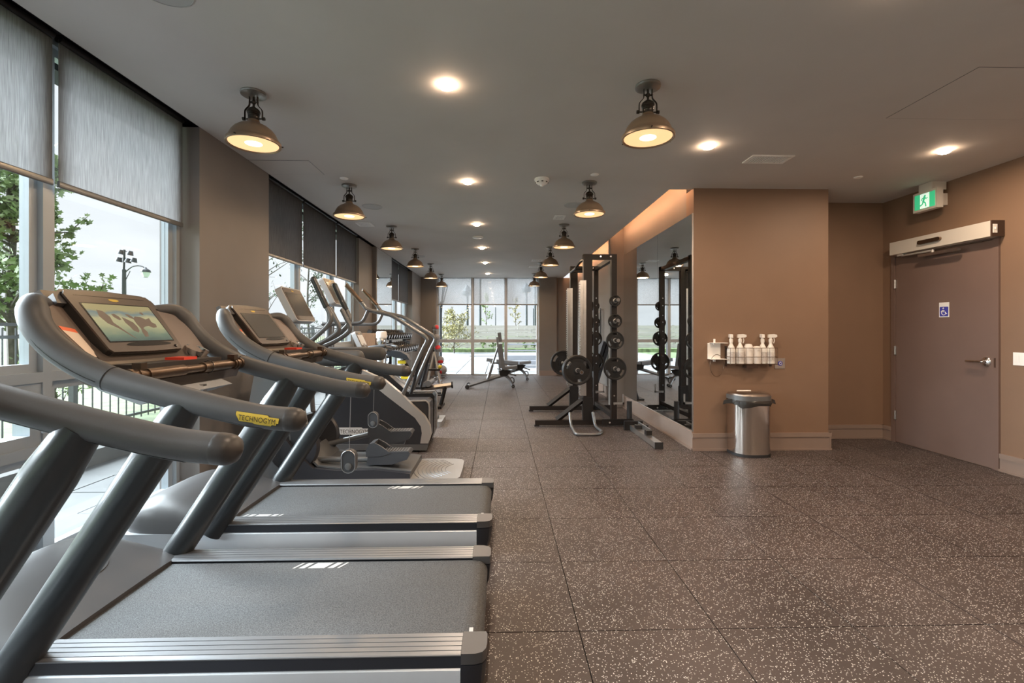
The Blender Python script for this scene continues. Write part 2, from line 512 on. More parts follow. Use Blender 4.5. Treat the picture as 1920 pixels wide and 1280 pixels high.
# floor slab and its rubber tiles
fl = struct('floor', MB().box(-2.62, XR + .1, YF - .1, YB + .05, -0.2, -0.016), 'rubber_black')
tm = MB().box(-TS / 2 + .0022, TS / 2 - .0022, -TS / 2 + .0022, TS / 2 - .0022, -0.016, 0.0, bev=0.0035, seg=1).mesh('rubber_tile', 30)
tm.materials.append(MATS['speckled_rubber'])
rnd = random.Random(3)
for i in range(-5, 8):
    for j in range(-10, 20):
        cx, cy = TX0 + (i + .5) * TS, TY0 + (j + .5) * TS
        if cx < -2.75 or cx > XR + .3 or cy < YF - .3 or cy > YB + .2: continue
        if cx > XM + .2 and cy > YR + .3: continue
        if cy < 0.0: continue
        o = bpy.data.objects.new('rubber_tile', tm); C.objects.link(o)
        o.parent = fl; o.location = (cx, cy, rnd.uniform(-.0006, 0.0))
back = MB().box(-2.62, XR, YF, TY0 - 4 * TS, -0.016, -0.001)
o = obj('rubber_sheet', back, 'speckled_rubber', fl)

# ceiling with a light cove over the mirror wall and a dark blind pocket over the windows
struct('ceiling', MB().box(XL, 1.87, YF, YB + .1, ZC, ZC + .13), 'ceiling_paint')
struct('ceiling_2', MB().box(1.87, XR + .1, YF, 5.10, ZC, ZC + .13).box(XM + .2, XR + .1, 5.10, YR + .1, ZC, ZC + .13), 'ceiling_paint')
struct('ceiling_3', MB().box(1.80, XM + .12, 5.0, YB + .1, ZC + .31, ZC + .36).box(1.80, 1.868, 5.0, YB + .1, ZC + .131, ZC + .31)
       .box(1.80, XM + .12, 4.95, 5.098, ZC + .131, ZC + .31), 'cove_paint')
led = obj('led_strip', MB().box(1.8685, 1.874, 5.14, YB - .1, ZC + .145, ZC + .168), 'led_strip')
tag(led, 'warm LED strip hidden in the ceiling cove above the mirror wall', 'light strip')
struct('trim_1', MB().box(-2.78, XL - .001, YF, YB, ZC + .06, ZC + .13).box(-2.78, -2.62, YF, YB, ZC - .02, ZC + .06), 'black_void')

# left wall: piers between the window bays
def wall(name, x0, x1, y0, y1, z0=0.0, z1=ZC, m='taupe_paint_daylit'):
    return struct(name, MB().box(x0, x1, y0, y1, z0, z1), m)
wall('wall_left', -2.60, XL, 3.63, 4.70)
wall('wall_left_2', -2.60, -2.37, 7.90, 8.72)
wall('wall_left_3', -2.60, XL, 8.72, 9.98)
wall('wall_left_4', -2.60, XL, 12.27, YB)
wall('wall_left_5', -2.60, XL, YF, -5.6)
# right side
wall('wall_right', XR, XR + .2, YF, YR + .2, m='taupe_paint_lamplit')
wall('wall_mirror_side', XM, XM + .18, YW + .2, YB, 0, ZC + .36)
wall('wall_niche', XM, 3.62, YW, YW + .2, 0, ZC, m='taupe_paint_lamplit')
wall('wall_niche_return', 3.44, 3.62, YW + .2, YR + .2, m='taupe_paint_lamplit')
wall('wall_recess', 3.62, XR, YR, YR + .2, m='taupe_paint_lamplit')
wall('wall_front', -2.75, XR + .2, YF - .2, YF)
# back wall piers
wall('wall_back', XL, -1.86, YB - .14, YB + .2)
wall('wall_back_2', 1.14, 1.66, YB - .16, YB + .2)
wall('wall_back_3', 1.66, XM, YB - .06, YB + .2)
wall('wall_back_4', 1.675, 1.695, YB - .075, YB - .06, m='trim_taupe')
# fin that ends the mirror
wall('wall_mirror_fin', 1.885, XM, 7.93, 8.06, 0, ZC + .30)
# cove face above the mirror gets the same paint, lit peach by the strip
# baseboards
def base(name, x0, x1, y0, y1, face, h=0.165):
    """face: direction the board looks, as (dx, dy)"""
    mb = MB()
    dx, dy = face
    def lay(t, z0, z1):
        if dx: mb.box(min(x0, x0 + dx * t), max(x0, x0 + dx * t), y0, y1, z0, z1, bev=.003, seg=1)
        else: mb.box(x0, x1, min(y0, y0 + dy * t), max(y0, y0 + dy * t), z0, z1, bev=.003, seg=1)
    lay(.014, .0, h - .045); lay(.022, h - .045, h); lay(.026, 0, .022)
    o = struct(name, mb, 'trim_taupe'); return o
base('baseboard_niche', XM - .02, 3.645, YW, YW, (0, -1), .19)
base('baseboard_niche_return', 3.62, 3.62, YW - .02, YR, (1, 0), .19)
base('baseboard_recess', 3.62, XR, YR, YR, (0, -1), .165)
base('baseboard_right', XR, XR, 5.44, YR, (-1, 0), .165)
base('baseboard_right_2', XR, XR, YF, 4.235, (-1, 0), .165)
base('baseboard_mirror', XM, XM, YW, 7.93, (-1, 0), .205)
base('baseboard_mirror_2', XM, XM, 8.06, YB - .06, (-1, 0), .205)
base('baseboard_left', XL, XL, 3.61, 4.70, (1, 0), .165)
base('baseboard_left_2', XL, XL, 8.72, 9.98, (1, 0), .165)
base('baseboard_left_3', XL, XL, 12.27, YB - .14, (1, 0), .165)
base('baseboard_left_4', -2.45, XL + .02, 3.63, 3.63, (0, -1), .165)
base('baseboard_back', XL, -1.86, YB - .14, YB - .14, (0, -1), .14)
base('baseboard_back_2', 1.14, 1.66, YB - .16, YB - .16, (0, -1), .14)
base('baseboard_back_3', 1.66, XM, YB - .075, YB - .075, (0, -1), .14)

# mirror sheets on the right wall
def mirror(name, label, mb, group=None):
    o = obj(name, mb, 'mirror_glass', smooth=0); tag(o, label, 'mirror', group); return o
mirror('wall_mirror', 'large frameless mirror sheet nearest the cleaning station, reflecting the rack', MB().box(XM - .006, XM, 5.075, 6.205, .21, 2.60))
mirror('wall_mirror', 'large frameless mirror sheet behind the rack, next to the brown fin', MB().box(XM - .006, XM, 6.21, 7.925, .21, 2.60))
mirror('wall_mirror', 'narrow full height mirror strip on the pier left of the aisle', MB().box(XL, XL + .006, 8.76, 9.93, .17, ZC - .01))
struct('trim_2', MB().box(XM - .012, XM - .0062, 5.06, 7.93, .203, .213).box(XM - .012, XM, 5.055, 5.072, .205, 2.60), 'satin_steel')

# ------------------------------------------------------------------ windows on the left
def side_window(name, y0, y1, muls, sash=()):
    zs, zt = 0.085, ZC + .06
    w = struct(name, MB().box(XG - .10, XG + .02, y0, y1, -.02, zs - .03, bev=.004).box(XG - .09, XG, y0, y1, zs - .03, zs, bev=.004)
               .box(XG - .10, XG, y0, y1, zt - .05, zt).box(XG - .10, XG, y0, y0 + .03, zs, zt).box(XG - .10, XG, y1 - .035, y1, zs, zt), 'window_alu')
    edges = [y0 + .03] + list(muls) + [y1 - .035]
    for m in muls:
        obj('mullion', MB().box(XG - .10, XG, m - .026, m + .026, zs, zt - .05, bev=.004), 'window_alu', w)
    for k in range(len(edges) - 1):
        a = edges[k] + (.026 if k else 0); b = edges[k + 1] - (.026 if k < len(edges) - 2 else 0)
        obj('transom', MB().box(XG - .09, XG, a, b, 1.035, 1.09, bev=.004), 'window_alu', w)
        for z0, z1 in ((zs, 1.035), (1.09, zt - .05)):
            if k in sash and z1 == 1.035:
                obj('transom', MB().box(XG - .09, XG, a, b, .645, .70, bev=.004), 'window_alu', w)
                z1 = .645
            fr = obj('sash_frame', MB().box(XG - .08, XG - .03, a, a + .045, z0, z1, bev=.006).box(XG - .08, XG - .03, b - .045, b, z0, z1, bev=.006)
                     .box(XG - .08, XG - .03, a + .045, b - .045, z0, z0 + .045, bev=.006).box(XG - .08, XG - .03, a + .045, b - .045, z1 - .045, z1, bev=.006), 'window_alu', w)
            obj('pane', MB().box(XG - .058, XG - .052, a + .045, b - .045, z0 + .045, z1 - .045), 'clear_pane', fr, smooth=0)
        if k in sash:
            fr = obj('awning_sash', MB().box(XG - .10, XG - .01, a, a + .06, .70, 1.035, bev=.006).box(XG - .10, XG - .01, b - .06, b, .70, 1.035, bev=.006)
                     .box(XG - .10, XG - .01, a + .06, b - .06, .70, .76, bev=.006).box(XG - .10, XG - .01, a + .06, b - .06, .975, 1.035, bev=.006), 'window_alu', w)
            obj('pane', MB().box(XG - .05, XG - .044, a + .06, b - .06, .76, .975), 'clear_pane', fr, smooth=0)
            hy = b - .03
            obj('window_handle', MB().box(XG - .012, XG + .004, hy - .014, hy + .014, .84, .92, bev=.004)
                .tube(catmull([(XG, hy, .90), (XG + .035, hy, .895), (XG + .05, hy, .86), (XG + .04, hy, .80), (XG + .03, hy, .775)], 5), [.009] * 21, 8, 'round'), 'window_alu', fr)
    return w
side_window('window_1', -5.6, 3.63, [-4.31, -3.16, -2.01, -.86, .29, 1.44, 2.59], sash=(6, 4))
side_window('window_2', 4.70, 7.90, [5.76, 6.92])
side_window('window_3', 9.98, 12.27, [11.14])

def shade(label, y0, y1, zb, m):
    t = thing('roller_shade', label, 'roller shade', (-2.41, (y0 + y1) / 2, zb), group='window shades')
    h = (y1 - y0) / 2
    obj('fabric', MB().box(-.001, .001, -h, h, .02, ZC + .03 - zb), m, t, smooth=0)
    obj('hem_bar', MB().prism(rrect(-.007, .007, -.012, .024, .006, 3), 'y', -h, h), 'mid_grey_tube', t)
    obj('roller_tube', MB().cyl((0, -h, ZC + .035 - zb), (0, h, ZC + .035 - zb), .022, 12), 'black_steel', t)
    return t
shade('sheer grey roller shade just behind the camera, beside the first treadmill', .31, 1.42, 2.105, 'shade_sheer')
shade('sheer grey roller shade cut off by the left edge of the picture', 1.46, 2.572, 2.105, 'shade_sheer')
shade('sheer grey roller shade in front of the maple, above the first lit console', 2.608, 3.60, 2.105, 'shade_sheer')
shade('grey roller shade toned dark for the slant view in the middle window bay, next to the brown pier', 4.72, 5.742, 2.10, 'shade_slant_dark')
shade('grey roller shade toned dark for the slant view in the centre of the middle window bay', 5.778, 6.902, 2.10, 'shade_slant_dark')
shade('grey roller shade toned dark for the slant view in the middle window bay, farthest along', 6.938, 7.885, 2.10, 'shade_slant_dark')
shade('grey roller shade toned dark for the slant view in the far bay beside the mirror strip', 10.0, 11.115, 2.0, 'shade_slant_dark')
shade('grey roller shade toned dark for the slant view in the far bay next to the dark corner', 11.145, 12.25, 2.0, 'shade_slant_dark')

# ------------------------------------------------------------------ window wall at the end
def back_window():
    y0, y1 = YB, YB + .12
    w = struct('window_4', MB().box(-1.86, 1.14, y0, y1, -.02, .03, bev=.004).box(-1.86, 1.14, y0, y1, ZC - .02, ZC + .08)
               .box(-1.86, -1.80, y0, y1, .03, ZC - .02, bev=.004).box(1.08, 1.14, y0, y1, .03, ZC - .02, bev=.004), 'window_back_alu')
    ms = [-.808, .173]
    for m in ms: obj('mullion', MB().box(m - .044, m + .044, y0 - .03, y1, .03, ZC - .02, bev=.006), 'window_back_alu', w)
    ed = [(-1.80, ms[0] - .044), (ms[0] + .044, ms[1] - .044), (ms[1] + .044, 1.08)]
    for a, b in ed:
        obj('transom', MB().box(a, b, y0 - .01, y1, .965, 1.055, bev=.006), 'window_back_alu', w)
        obj('pane', MB().box(a, b, y0 + .055, y0 + .061, .03, .965), 'clear_pane', w, smooth=0)
        obj('pane', MB().box(a, b, y0 + .055, y0 + .061, 1.055, ZC - .02), 'clear_pane', w, smooth=0)
    return ed
ed = back_window()
nm = ['left, near the ball stand', 'middle', 'right, above the low benches']
for k, (a, b) in enumerate(ed):
    t = thing('roller_shade', 'see-through roller shade toned pale for the frontal view in the end window, ' + nm[k], 'roller shade', ((a + b) / 2, YB - .035, 2.07), group='window shades')
    h = (b - a) / 2 + .03
    obj('fabric', MB().box(-h, h, -.001, .001, .02, ZC - .001 - 2.07), 'shade_frontal_pale', t, smooth=0)
    obj('hem_bar', MB().prism(rrect(-.006, .006, -.012, .026, .005, 3), 'x', -h, h), 'mid_grey_tube', t)

# ------------------------------------------------------------------ door in the right wall
DY0, DY1, DZ = 4.30, 5.38, 2.17
d = struct('door_1', MB().box(XR - .012, XR - .001, DY0, DY1, .008, DZ, bev=.002), 'door_paint')
obj('door_frame', MB().box(XR - .02, XR - .001, DY0 - .06, DY0 - .006, 0, DZ + .06, bev=.003).box(XR - .02, XR - .001, DY1 + .006, DY1 + .06, 0, DZ + .06, bev=.003)
    .box(XR - .02, XR - .001, DY0 - .006, DY1 + .006, DZ + .006, DZ + .06, bev=.003), 'door_paint', d)
for z in (.32, 1.08, 1.86):
    obj('hinge', MB().cyl((XR - .024, DY1 + .004, z - .05), (XR - .024, DY1 + .004, z + .05), .008, 10).box(XR - .022, XR - .012, DY1 - .012, DY1 + .02, z - .05, z + .05), 'satin_steel', d)
hp = onx(1852, 678, XR); hy, hz = hp.y, hp.z
hd = obj('door_handle', MB().lathe([(.046, 0), (.046, .008), (.040, .016), (.020, .024), (.017, .05)], 24, Matrix.Translation((XR - .012, hy, hz)) @ Matrix.Rotation(R(-90), 4, 'Y'))
         .tube(fillet([(XR - .06, hy, hz), (XR - .062, hy + .02, hz), (XR - .058, hy + .15, hz - .002)], .012), .0125, 10, 'round'), 'chrome', d)
obj('strike_plate', MB().box(XR - .022, XR - .0195, DY0 - .035, DY0 - .02, hz - .05, hz + .04), 'opener_brown', d)
sp = onx(1772.5, 581, XR)
sg = tag(obj('access_sign', MB().box(XR - .0145, XR - .012, sp.y - .055, sp.y + .055, sp.z - .075, sp.z + .08), 'sign_white'), 'small blue and white wheelchair access sign on the brown door', 'sign')
obj('sign_field', MB().prism(rrect(sp.y - .047, sp.y + .047, sp.z - .066, sp.z + .034, .008, 3), 'x', XR - .0155, XR - .0145), 'sign_blue', sg, smooth=0)
def sy(a, b): return (XR - .0162, sp.y - a, sp.z - .016 + b)      # a: to the right in the photo
ic = MB().tube([sy(.022 * math.cos(R(q)) - .002, .022 * math.sin(R(q)) - .014) for q in range(100, 400, 15)], .0036, 6)
ic.tube([sy(-.008, .018), sy(-.004, -.004), sy(.014, -.004), sy(.026, -.026), sy(.034, -.022)], .0042, 6)
ic.tube([sy(-.008, .014), sy(-.024, .006), sy(-.030, -.006)], .0034, 6)
ic.tube([sy(-.006, .008), sy(.010, .008)], .003, 6)
ic.sphere(sy(-.006, .034), .0075, 10, 6)
obj('wheelchair_symbol', ic, 'sign_white', sg)
# automatic opener above the door
a0 = onx(1668, 476, 4.56); a1 = onx(1858, 440, 4.56)
oy0, oy1 = a1.y, a0.y
t = thing('door_opener', 'cream automatic door opener box with folding arm above the brown door', 'door opener', (XR, (oy0 + oy1) / 2, DZ + .02))
hl = (oy1 - oy0) / 2
obj('housing', MB().box(-.12, 0, -hl + .004, hl, 0, .145, bev=.004), 'opener_cream', t)
obj('end_cap', MB().box(-.121, 0, -hl - .012, -hl + .004, -.001, .146, bev=.003), 'opener_brown', t)
obj('switch', MB().box(-.115, -.075, -hl - .016, -hl - .012, .03, .11).box(-.10, -.09, -hl - .022, -hl - .016, .062, .082), 'white_plastic', t)
obj('motion_sensor', MB().prism(rrect(-.13, .13, .055, .095, .018, 4), 'x', -.145, -.12, bev=.004, M=Matrix.Translation((0, .05, 0))), 'bronze', t)
obj('arm', MB().box(-.11, -.06, hl - .16, hl - .09, -.025, 0, bev=.004).tube([(-.085, hl - .12, -.022), (-.10, hl - .52, -.03)], .011, 8)
    .cyl((-.10, hl - .52, -.05), (-.10, hl - .52, -.02), .013, 10), 'pale_silver', t)
obj('slide_track', MB().box(-.115, -.075, hl - .80, hl - .36, -.075, -.05, bev=.003), 'satin_steel', t)
# exit sign
e0 = onx(1712, 365, 4.50); e1 = onx(1757, 350, 4.50)
ey0, ey1 = e1.y, e0.y; ez0, ez1 = 2.585, 2.79
t = thing('exit_sign', 'green running man exit sign in a pale housing near the ceiling', 'exit sign', (4.50, (ey0 + ey1) / 2, ez0))
hl = (ey1 - ey0) / 2; hh = ez1 - ez0
obj('housing', MB().box(0, .065, -hl, hl, 0, hh, bev=.012), 'opener_cream', t)
obj('ceiling_mount', MB().box(.005, .16, -hl * .55, hl * .55, hh - .004, ZC - ez0, bev=.006).box(.06, XR - 4.50, -hl * .5, hl * .5, hh * .2, hh * .8), 'opener_cream', t)
fc = obj('sign_face', MB().box(-.003, .001, -hl + .022, hl - .022, .024, hh - .024), 'exit_green', t, smooth=0)
obj('white_panel', MB().box(-.005, -.003, -.055, .05, .026, hh - .026), 'exit_white', fc, smooth=0)
def ey(a, b): return (-.006, -a, .1 + b)
rm = MB().sphere(ey(.008, .055), .011, 10, 6)
rm.tube([ey(.002, .04), ey(-.012, -.002)], [.014, .011], 8, 'round')
rm.tube([ey(-.012, -.002), ey(.012, -.022), ey(.018, -.055)], .0075, 8, 'round')
rm.tube([ey(-.012, -.002), ey(-.022, -.03), ey(-.045, -.04)], .0075, 8, 'round')
rm.tube([ey(.004, .036), ey(.022, .022), ey(.036, .028)], .0055, 8, 'round')
rm.tube([ey(.000, .036), ey(-.024, .032), ey(-.032, .012)], .0055, 8, 'round')
for v in rm.bm.verts: v.co.x = -.0056 + (v.co.x + .006) * .04
obj('running_figure', rm, 'exit_green', fc)
# light switch
sp = onx(1914, 673, XR)
t = tag(obj('light_switch', MB().box(XR - .006, XR, sp.y - .075, sp.y + .058, sp.z - .058, sp.z + .058, bev=.003), 'white_plastic'), 'white double rocker light switch on the wall by the door', 'light switch')
obj('rocker', MB().box(XR - .01, XR - .006, sp.y + .008, sp.y + .042, sp.z - .033, sp.z + .033, bev=.002), 'white_plastic', t)
obj('rocker', MB().box(XR - .01, XR - .006, sp.y - .045, sp.y - .011, sp.z - .033, sp.z + .033, bev=.002), 'white_plastic', t)

# ------------------------------------------------------------------ lamps
def downlight(label, x, y, watt=DOWNLIGHT_W):
    t = thing('downlight', label, 'ceiling light', (x, y, ZC), group='recessed ceiling lights')
    obj('trim_ring', MB().lathe([(.049, 0), (.066, 0), (.066, -.0012), (.060, -.002), (.049, -.002)], 28, closed=False), 'ceiling_paint', t)
    obj('lens', MB().lathe([(.0005, -.030), (.026, -.028), (.042, -.020), (.049, -.001)], 24, closed=False), 'downlight_lens', t)
    lamp('downlight_lamp', 'AREA', (0, 0, -.036), watt, WARM, .11, t)
    return t
where = ['nearest the camera, above the aisle', 'second along the aisle', 'third along the aisle', 'fourth along the aisle', 'fifth along the aisle', 'last along the aisle, by the end window']
for k, y in enumerate((2.966, 4.88, 6.82, 8.76, 10.68, 12.72)):
    downlight('glowing round recessed downlight ' + where[k], -.338, y)
downlight('round recessed downlight left of the white grille, before the niche wall', 1.755, 3.885, DOWNLIGHT_RIGHT_W)
downlight('round recessed downlight beside the green exit sign', 3.84, 3.93, DOWNLIGHT_RIGHT_W)
downlight('round recessed downlight cut off by the top edge of the picture', 1.80, 1.95, DOWNLIGHT_RIGHT_W)
downlight('round recessed downlight behind the camera over the right half', 3.84, 1.95, DOWNLIGHT_RIGHT_W)
downlight('round recessed downlight above the first treadmill, behind the view', -.338, 1.0)
downlight('round recessed downlight behind the camera near the middle', 1.80, .0)
downlight('round recessed downlight far behind the camera on the right', 3.84, .0, DOWNLIGHT_RIGHT_W)
downlight('round recessed downlight far behind the camera on the left', -.338, -1.0)

def make_pendant():
    t = thing('pendant_lamp', '', 'pendant lamp', (0, 0, ZC), group='bronze dome pendant lamps')
    obj('ceiling_plate', MB().lathe([(.0, -.0), (.078, -.0), (.080, -.006), (.074, -.012), (.078, -.017), (.060, -.025), (.0, -.027)], 32), 'lamp_plate', t)
    obj('stem', MB().cyl((0, 0, -.027), (0, 0, -.10), .007, 10).lathe([(.013, -.055), (.015, -.06), (.013, -.07)], 12)
        .cyl((-.03, 0, -.062), (.03, 0, -.062), .006, 8), 'lamp_dark', t)
    for s in (-1, 1):
        y = obj('yoke_arm', MB().tube(catmull([(s * .026, 0, -.025), (s * .026, 0, -.06), (s * .030, 0, -.085), (s * .05, 0, -.108), (s * .056, 0, -.125), (s * .056, 0, -.178)], 4), .006, 8, 'flat', flat=(1.7, .55), up=(0, 1, 0)), 'lamp_dark', t)
        obj('thumb_screw', MB().cyl((s * .036, 0, -.170), (s * .068, 0, -.170), .005, 8).cyl((s * .060, 0, -.170), (s * .072, 0, -.170), .011, 12), 'lamp_dark', y)
    obj('socket_cup', MB().lathe([(.001, -.092), (.012, -.094), (.024, -.102), (.036, -.112), (.041, -.124), (.041, -.130), (.036, -.134), (.038, -.139), (.034, -.143), (.036, -.148), (.033, -.152), (.035, -.158), (.033, -.164), (.034, -.185), (.04, -.196)], 28), 'lamp_dark', t)
    dome = [(.034, -.180), (.040, -.196), (.058, -.208), (.088, -.222), (.115, -.243), (.134, -.268), (.146, -.294), (.152, -.312), (.163, -.318), (.166, -.326), (.164, -.340), (.158, -.343)]
    sh = obj('shade', MB().lathe(dome + [(.152, -.338), (.146, -.330), (.142, -.300), (.128, -.268), (.108, -.246), (.07, -.224), (.03, -.215)], 40, closed=False), 'lamp_bronze', t, smooth=50)
    for a in (20, 140, 260):
        obj('rim_screw', MB().cyl((.158 * math.cos(R(a)), .158 * math.sin(R(a)), -.332), (.176 * math.cos(R(a)), .176 * math.sin(R(a)), -.332), .004, 8), 'lamp_dark', sh)
    obj('diffuser', MB().lathe([(.149, -.334), (.12, -.334), (.07, -.3335), (.052, -.333)], 32, closed=False), 'lamp_glass', t)
    obj('bulb_glow', MB().lathe([(.0005, -.338), (.03, -.337), (.052, -.333)], 24, closed=False), 'lamp_bulb', t)
    lamp('pendant_light', 'AREA', (0, 0, -.345), PENDANT_W, (1.0, .66, .36), .24, t)
    return t
pp = make_pendant()
first = True
ordn = ['nearest the camera', 'second', 'third', 'fourth', 'fifth', 'last, at the end window']
for side, x, ys in (('window side', -1.615, (3.10, 5.04, 7.0, 8.93, 10.93, 12.93)), ('rack side', .94, (2.94, 4.88, 6.83, 8.70, 10.68, 12.75))):
    for k, y in enumerate(ys):
        lab = 'bronze dome pendant lamp in the %s row, %s' % (side, ordn[k] + (' from the camera' if 0 < k < 5 else ''))
        if first: pp.location = (x, y, ZC); pp['label'] = lab; first = False
        else: dup(pp, (x, y, ZC), lab)
        
# ceiling fittings
def disc(name, u, v, r, label, cat, m='white_plastic', prof=None):
    p = onz(u, v, ZC)
    o = obj(name, MB().lathe(prof or [(.001, 0), (r, 0), (r, -.004), (r * .8, -.010), (.001, -.011)], 28), m)
    o.location = p; return tag(o, label, cat)
for u, v, lab in ((645, 334, 'small white sprinkler cover plate near the second window side pendant'), (1115, 327, 'small white sprinkler cover plate near the second rack side pendant'),
                  (1609, 332, 'small white sprinkler cover plate over the recess by the exit sign')):
    disc('sprinkler_cover', u, v, .042 if u < 1500 else .04, lab, 'sprinkler cover')
for u, v, r, lab in ((698, 387, .125, 'flat round ceiling speaker left of the aisle'), (1076, 384, .125, 'flat round ceiling speaker beside the rack side pendant'),
                     (786, 480, .125, 'flat round ceiling speaker far down the window side'), (303, -24, .13, 'round ceiling speaker cut off at the top edge')):
    o = disc('ceiling_speaker', u, v, r, lab, 'speaker', 'speaker_grey', [(.001, 0), (r, 0), (r, -.004), (r * .93, -.008), (r * .92, -.005), (.001, -.007)])
disc('ceiling_detector', 896, 444, .09, 'white round flat detector disc between the aisle downlights', 'detector', 'white_plastic', [(.001, 0), (.09, 0), (.09, -.012), (.075, -.022), (.001, -.024)])
t = thing('smoke_detector', 'white dome smoke detector hanging from the ceiling right of the aisle', 'smoke detector', onz(1016, 335, ZC))
obj('base', MB().lathe([(.001, 0), (.075, 0), (.078, -.01), (.074, -.022), (.001, -.024)], 32), 'white_plastic', t)
obj('dome', MB().lathe([(.066, -.022), (.068, -.034), (.055, -.05), (.034, -.062), (.018, -.066), (.015, -.078), (.001, -.08)], 32, closed=False), 'white_plastic', t)
for q in range(8):
    a = R(q * 45)
    obj('slot', MB().box(-.01, .01, -.002, .002, -.046, -.038, M=Matrix.Rotation(a, 4, 'Z') @ Matrix.Translation((0, -.064, 0))), 'console_black', t)
def vent(u, v, w, h, label, rz=0, slats=12):
    p = onz(u, v, ZC)
    t = thing('ceiling_vent', label, 'vent', p, rz, group='ceiling air grilles')
    obj('frame', MB().box(-w, w, -h, -h + .022, -.008, 0, bev=.002).box(-w, w, h - .022, h, -.008, 0, bev=.002).box(-w, -w + .022, -h + .022, h - .022, -.008, 0, bev=.002).box(w - .022, w, -h + .022, h - .022, -.008, 0, bev=.002), 'white_plastic', t)
    obj('backing', MB().box(-w + .02, w - .02, -h + .02, h - .02, -.001, 0), 'speaker_grey', t)
    sm = None
    for k in range(slats):
        x = -w + .022 + (k + .5) * (2 * w - .044) / slats
        if sm is None:
            sm = MB().box(-.006, .006, -h + .022, h - .022, -.0075, -.002).mesh('slat'); sm.materials.append(MATS['white_plastic'])
        s = bpy.data.objects.new('slat', sm); C.objects.link(s); s.parent = t; s.location = (x, 0, 0)
vent(1440, 298, .19, .095, 'white slatted ceiling grille between the downlight and the niche wall', 0, 14)
vent(1049, 407, .075, .11, 'small white ceiling grille by the second rack side pendant', 0, 6)
vent(684, 420, .11, .12, 'white ceiling grille beside the second window side pendant', 0, 8)
vent(1007, 488, .12, .13, 'white ceiling grille far along the rack side row', 0, 7)
vent(1001, 500, .12, .13, 'white ceiling grille farthest along, above the last pendants', 0, 7)
def hatch(c, w, h, label):
    t = tag(obj('ceiling_hatch', MB().box(-w, w, -h, h, -.0025, 0, bev=.001, seg=1), 'ceiling_paint'), label, 'access panel')
    t.location = c
    obj('gap_line', MB().box(-w - .003, w + .003, h, h + .003, -.002, 0).box(-w - .003, w + .003, -h - .003, -h, -.002, 0).box(w, w + .003, -h, h, -.002, 0).box(-w - .003, -w, -h, h, -.002, 0), 'mid_grey_tube', t)
c0 = onz(540, 314, ZC)
hatch((c0.x, c0.y, ZC), .27, .19, 'flush square ceiling access panel by the brown pier')
c0 = onz(1850, 180, ZC)
hatch((c0.x + .1, c0.y, ZC), .5, .33, 'flush ceiling access panel at the upper right')

# ================================================================== TREADMILLS
LOGO = text_mesh('TECHNOGYM', .05, 1.04)
def logo_parts(big=True):
    """cut-corner plate outline and lettering in a flat (s, t) frame about 0.165 wide"""
    plate = [(-.088, .020), (.040, .020), (.046, .014), (.088, .014), (.088, -.008), (.080, -.008), (.080, -.016), (.062, -.016), (.058, -.023), (-.010, -.023), (-.016, -.018), (-.072, -.018), (-.078, -.006), (-.088, .008)]
    vs_ = [(v.co.x, v.co.y) for v in LOGO.vertices]
    xs = [a for a, b in vs_]; w = max(xs) - min(xs); mid = (max(xs) + min(xs)) / 2
    k = .150 / w
    pts = []
    for a, b in vs_:
        q = (a - mid) * k; r_ = b * k * 1.25 - .003
        pts.append((q, r_))
    return plate, pts, [tuple(p.vertices) for p in LOGO.polygons]
PLATE, LPTS, LFACES = logo_parts()
def flat_cut(pts, faces, cuts):
    bm = bmesh.new()
    vv = [bm.verts.new((a, b, 0)) for a, b in pts]
    for f in faces:
        try: bm.faces.new([vv[i] for i in f])
        except ValueError: pass
    bmesh.ops.recalc_face_normals(bm, faces=bm.faces)
    bmesh.ops.triangulate(bm, faces=bm.faces[:])
    for t in cuts:
        bmesh.ops.bisect_plane(bm, geom=bm.verts[:] + bm.edges[:] + bm.faces[:], plane_co=(0, t, 0), plane_no=(0, 1, 0))
    return bm
def logo(parent, fn, sc, mplate, mtext):
    """fn(s, t, lift) -> point; flat artwork is cut in thin strips so that it follows a round grip"""
    cuts = [-.020 + .004 * k for k in range(11)]
    pl = None
    for name, pts, faces, lift, m in (('logo_border', [(a * 1.03, b * 1.10) for a, b in PLATE], [tuple(range(len(PLATE)))], .0006, mtext), ('logo_plate', PLATE, [tuple(range(len(PLATE)))], .0014, mplate), ('logo_lettering', LPTS, LFACES, .0022, mtext)):
        mb = MB(); mb.bm.free(); mb.bm = flat_cut(pts, faces, cuts)
        for v in mb.bm.verts: v.co = fn(v.co.x * sc, v.co.y * sc, lift)
        o = obj(name, mb, m, pl or parent, smooth=0)
        if pl is None: pl = parent
    return pl

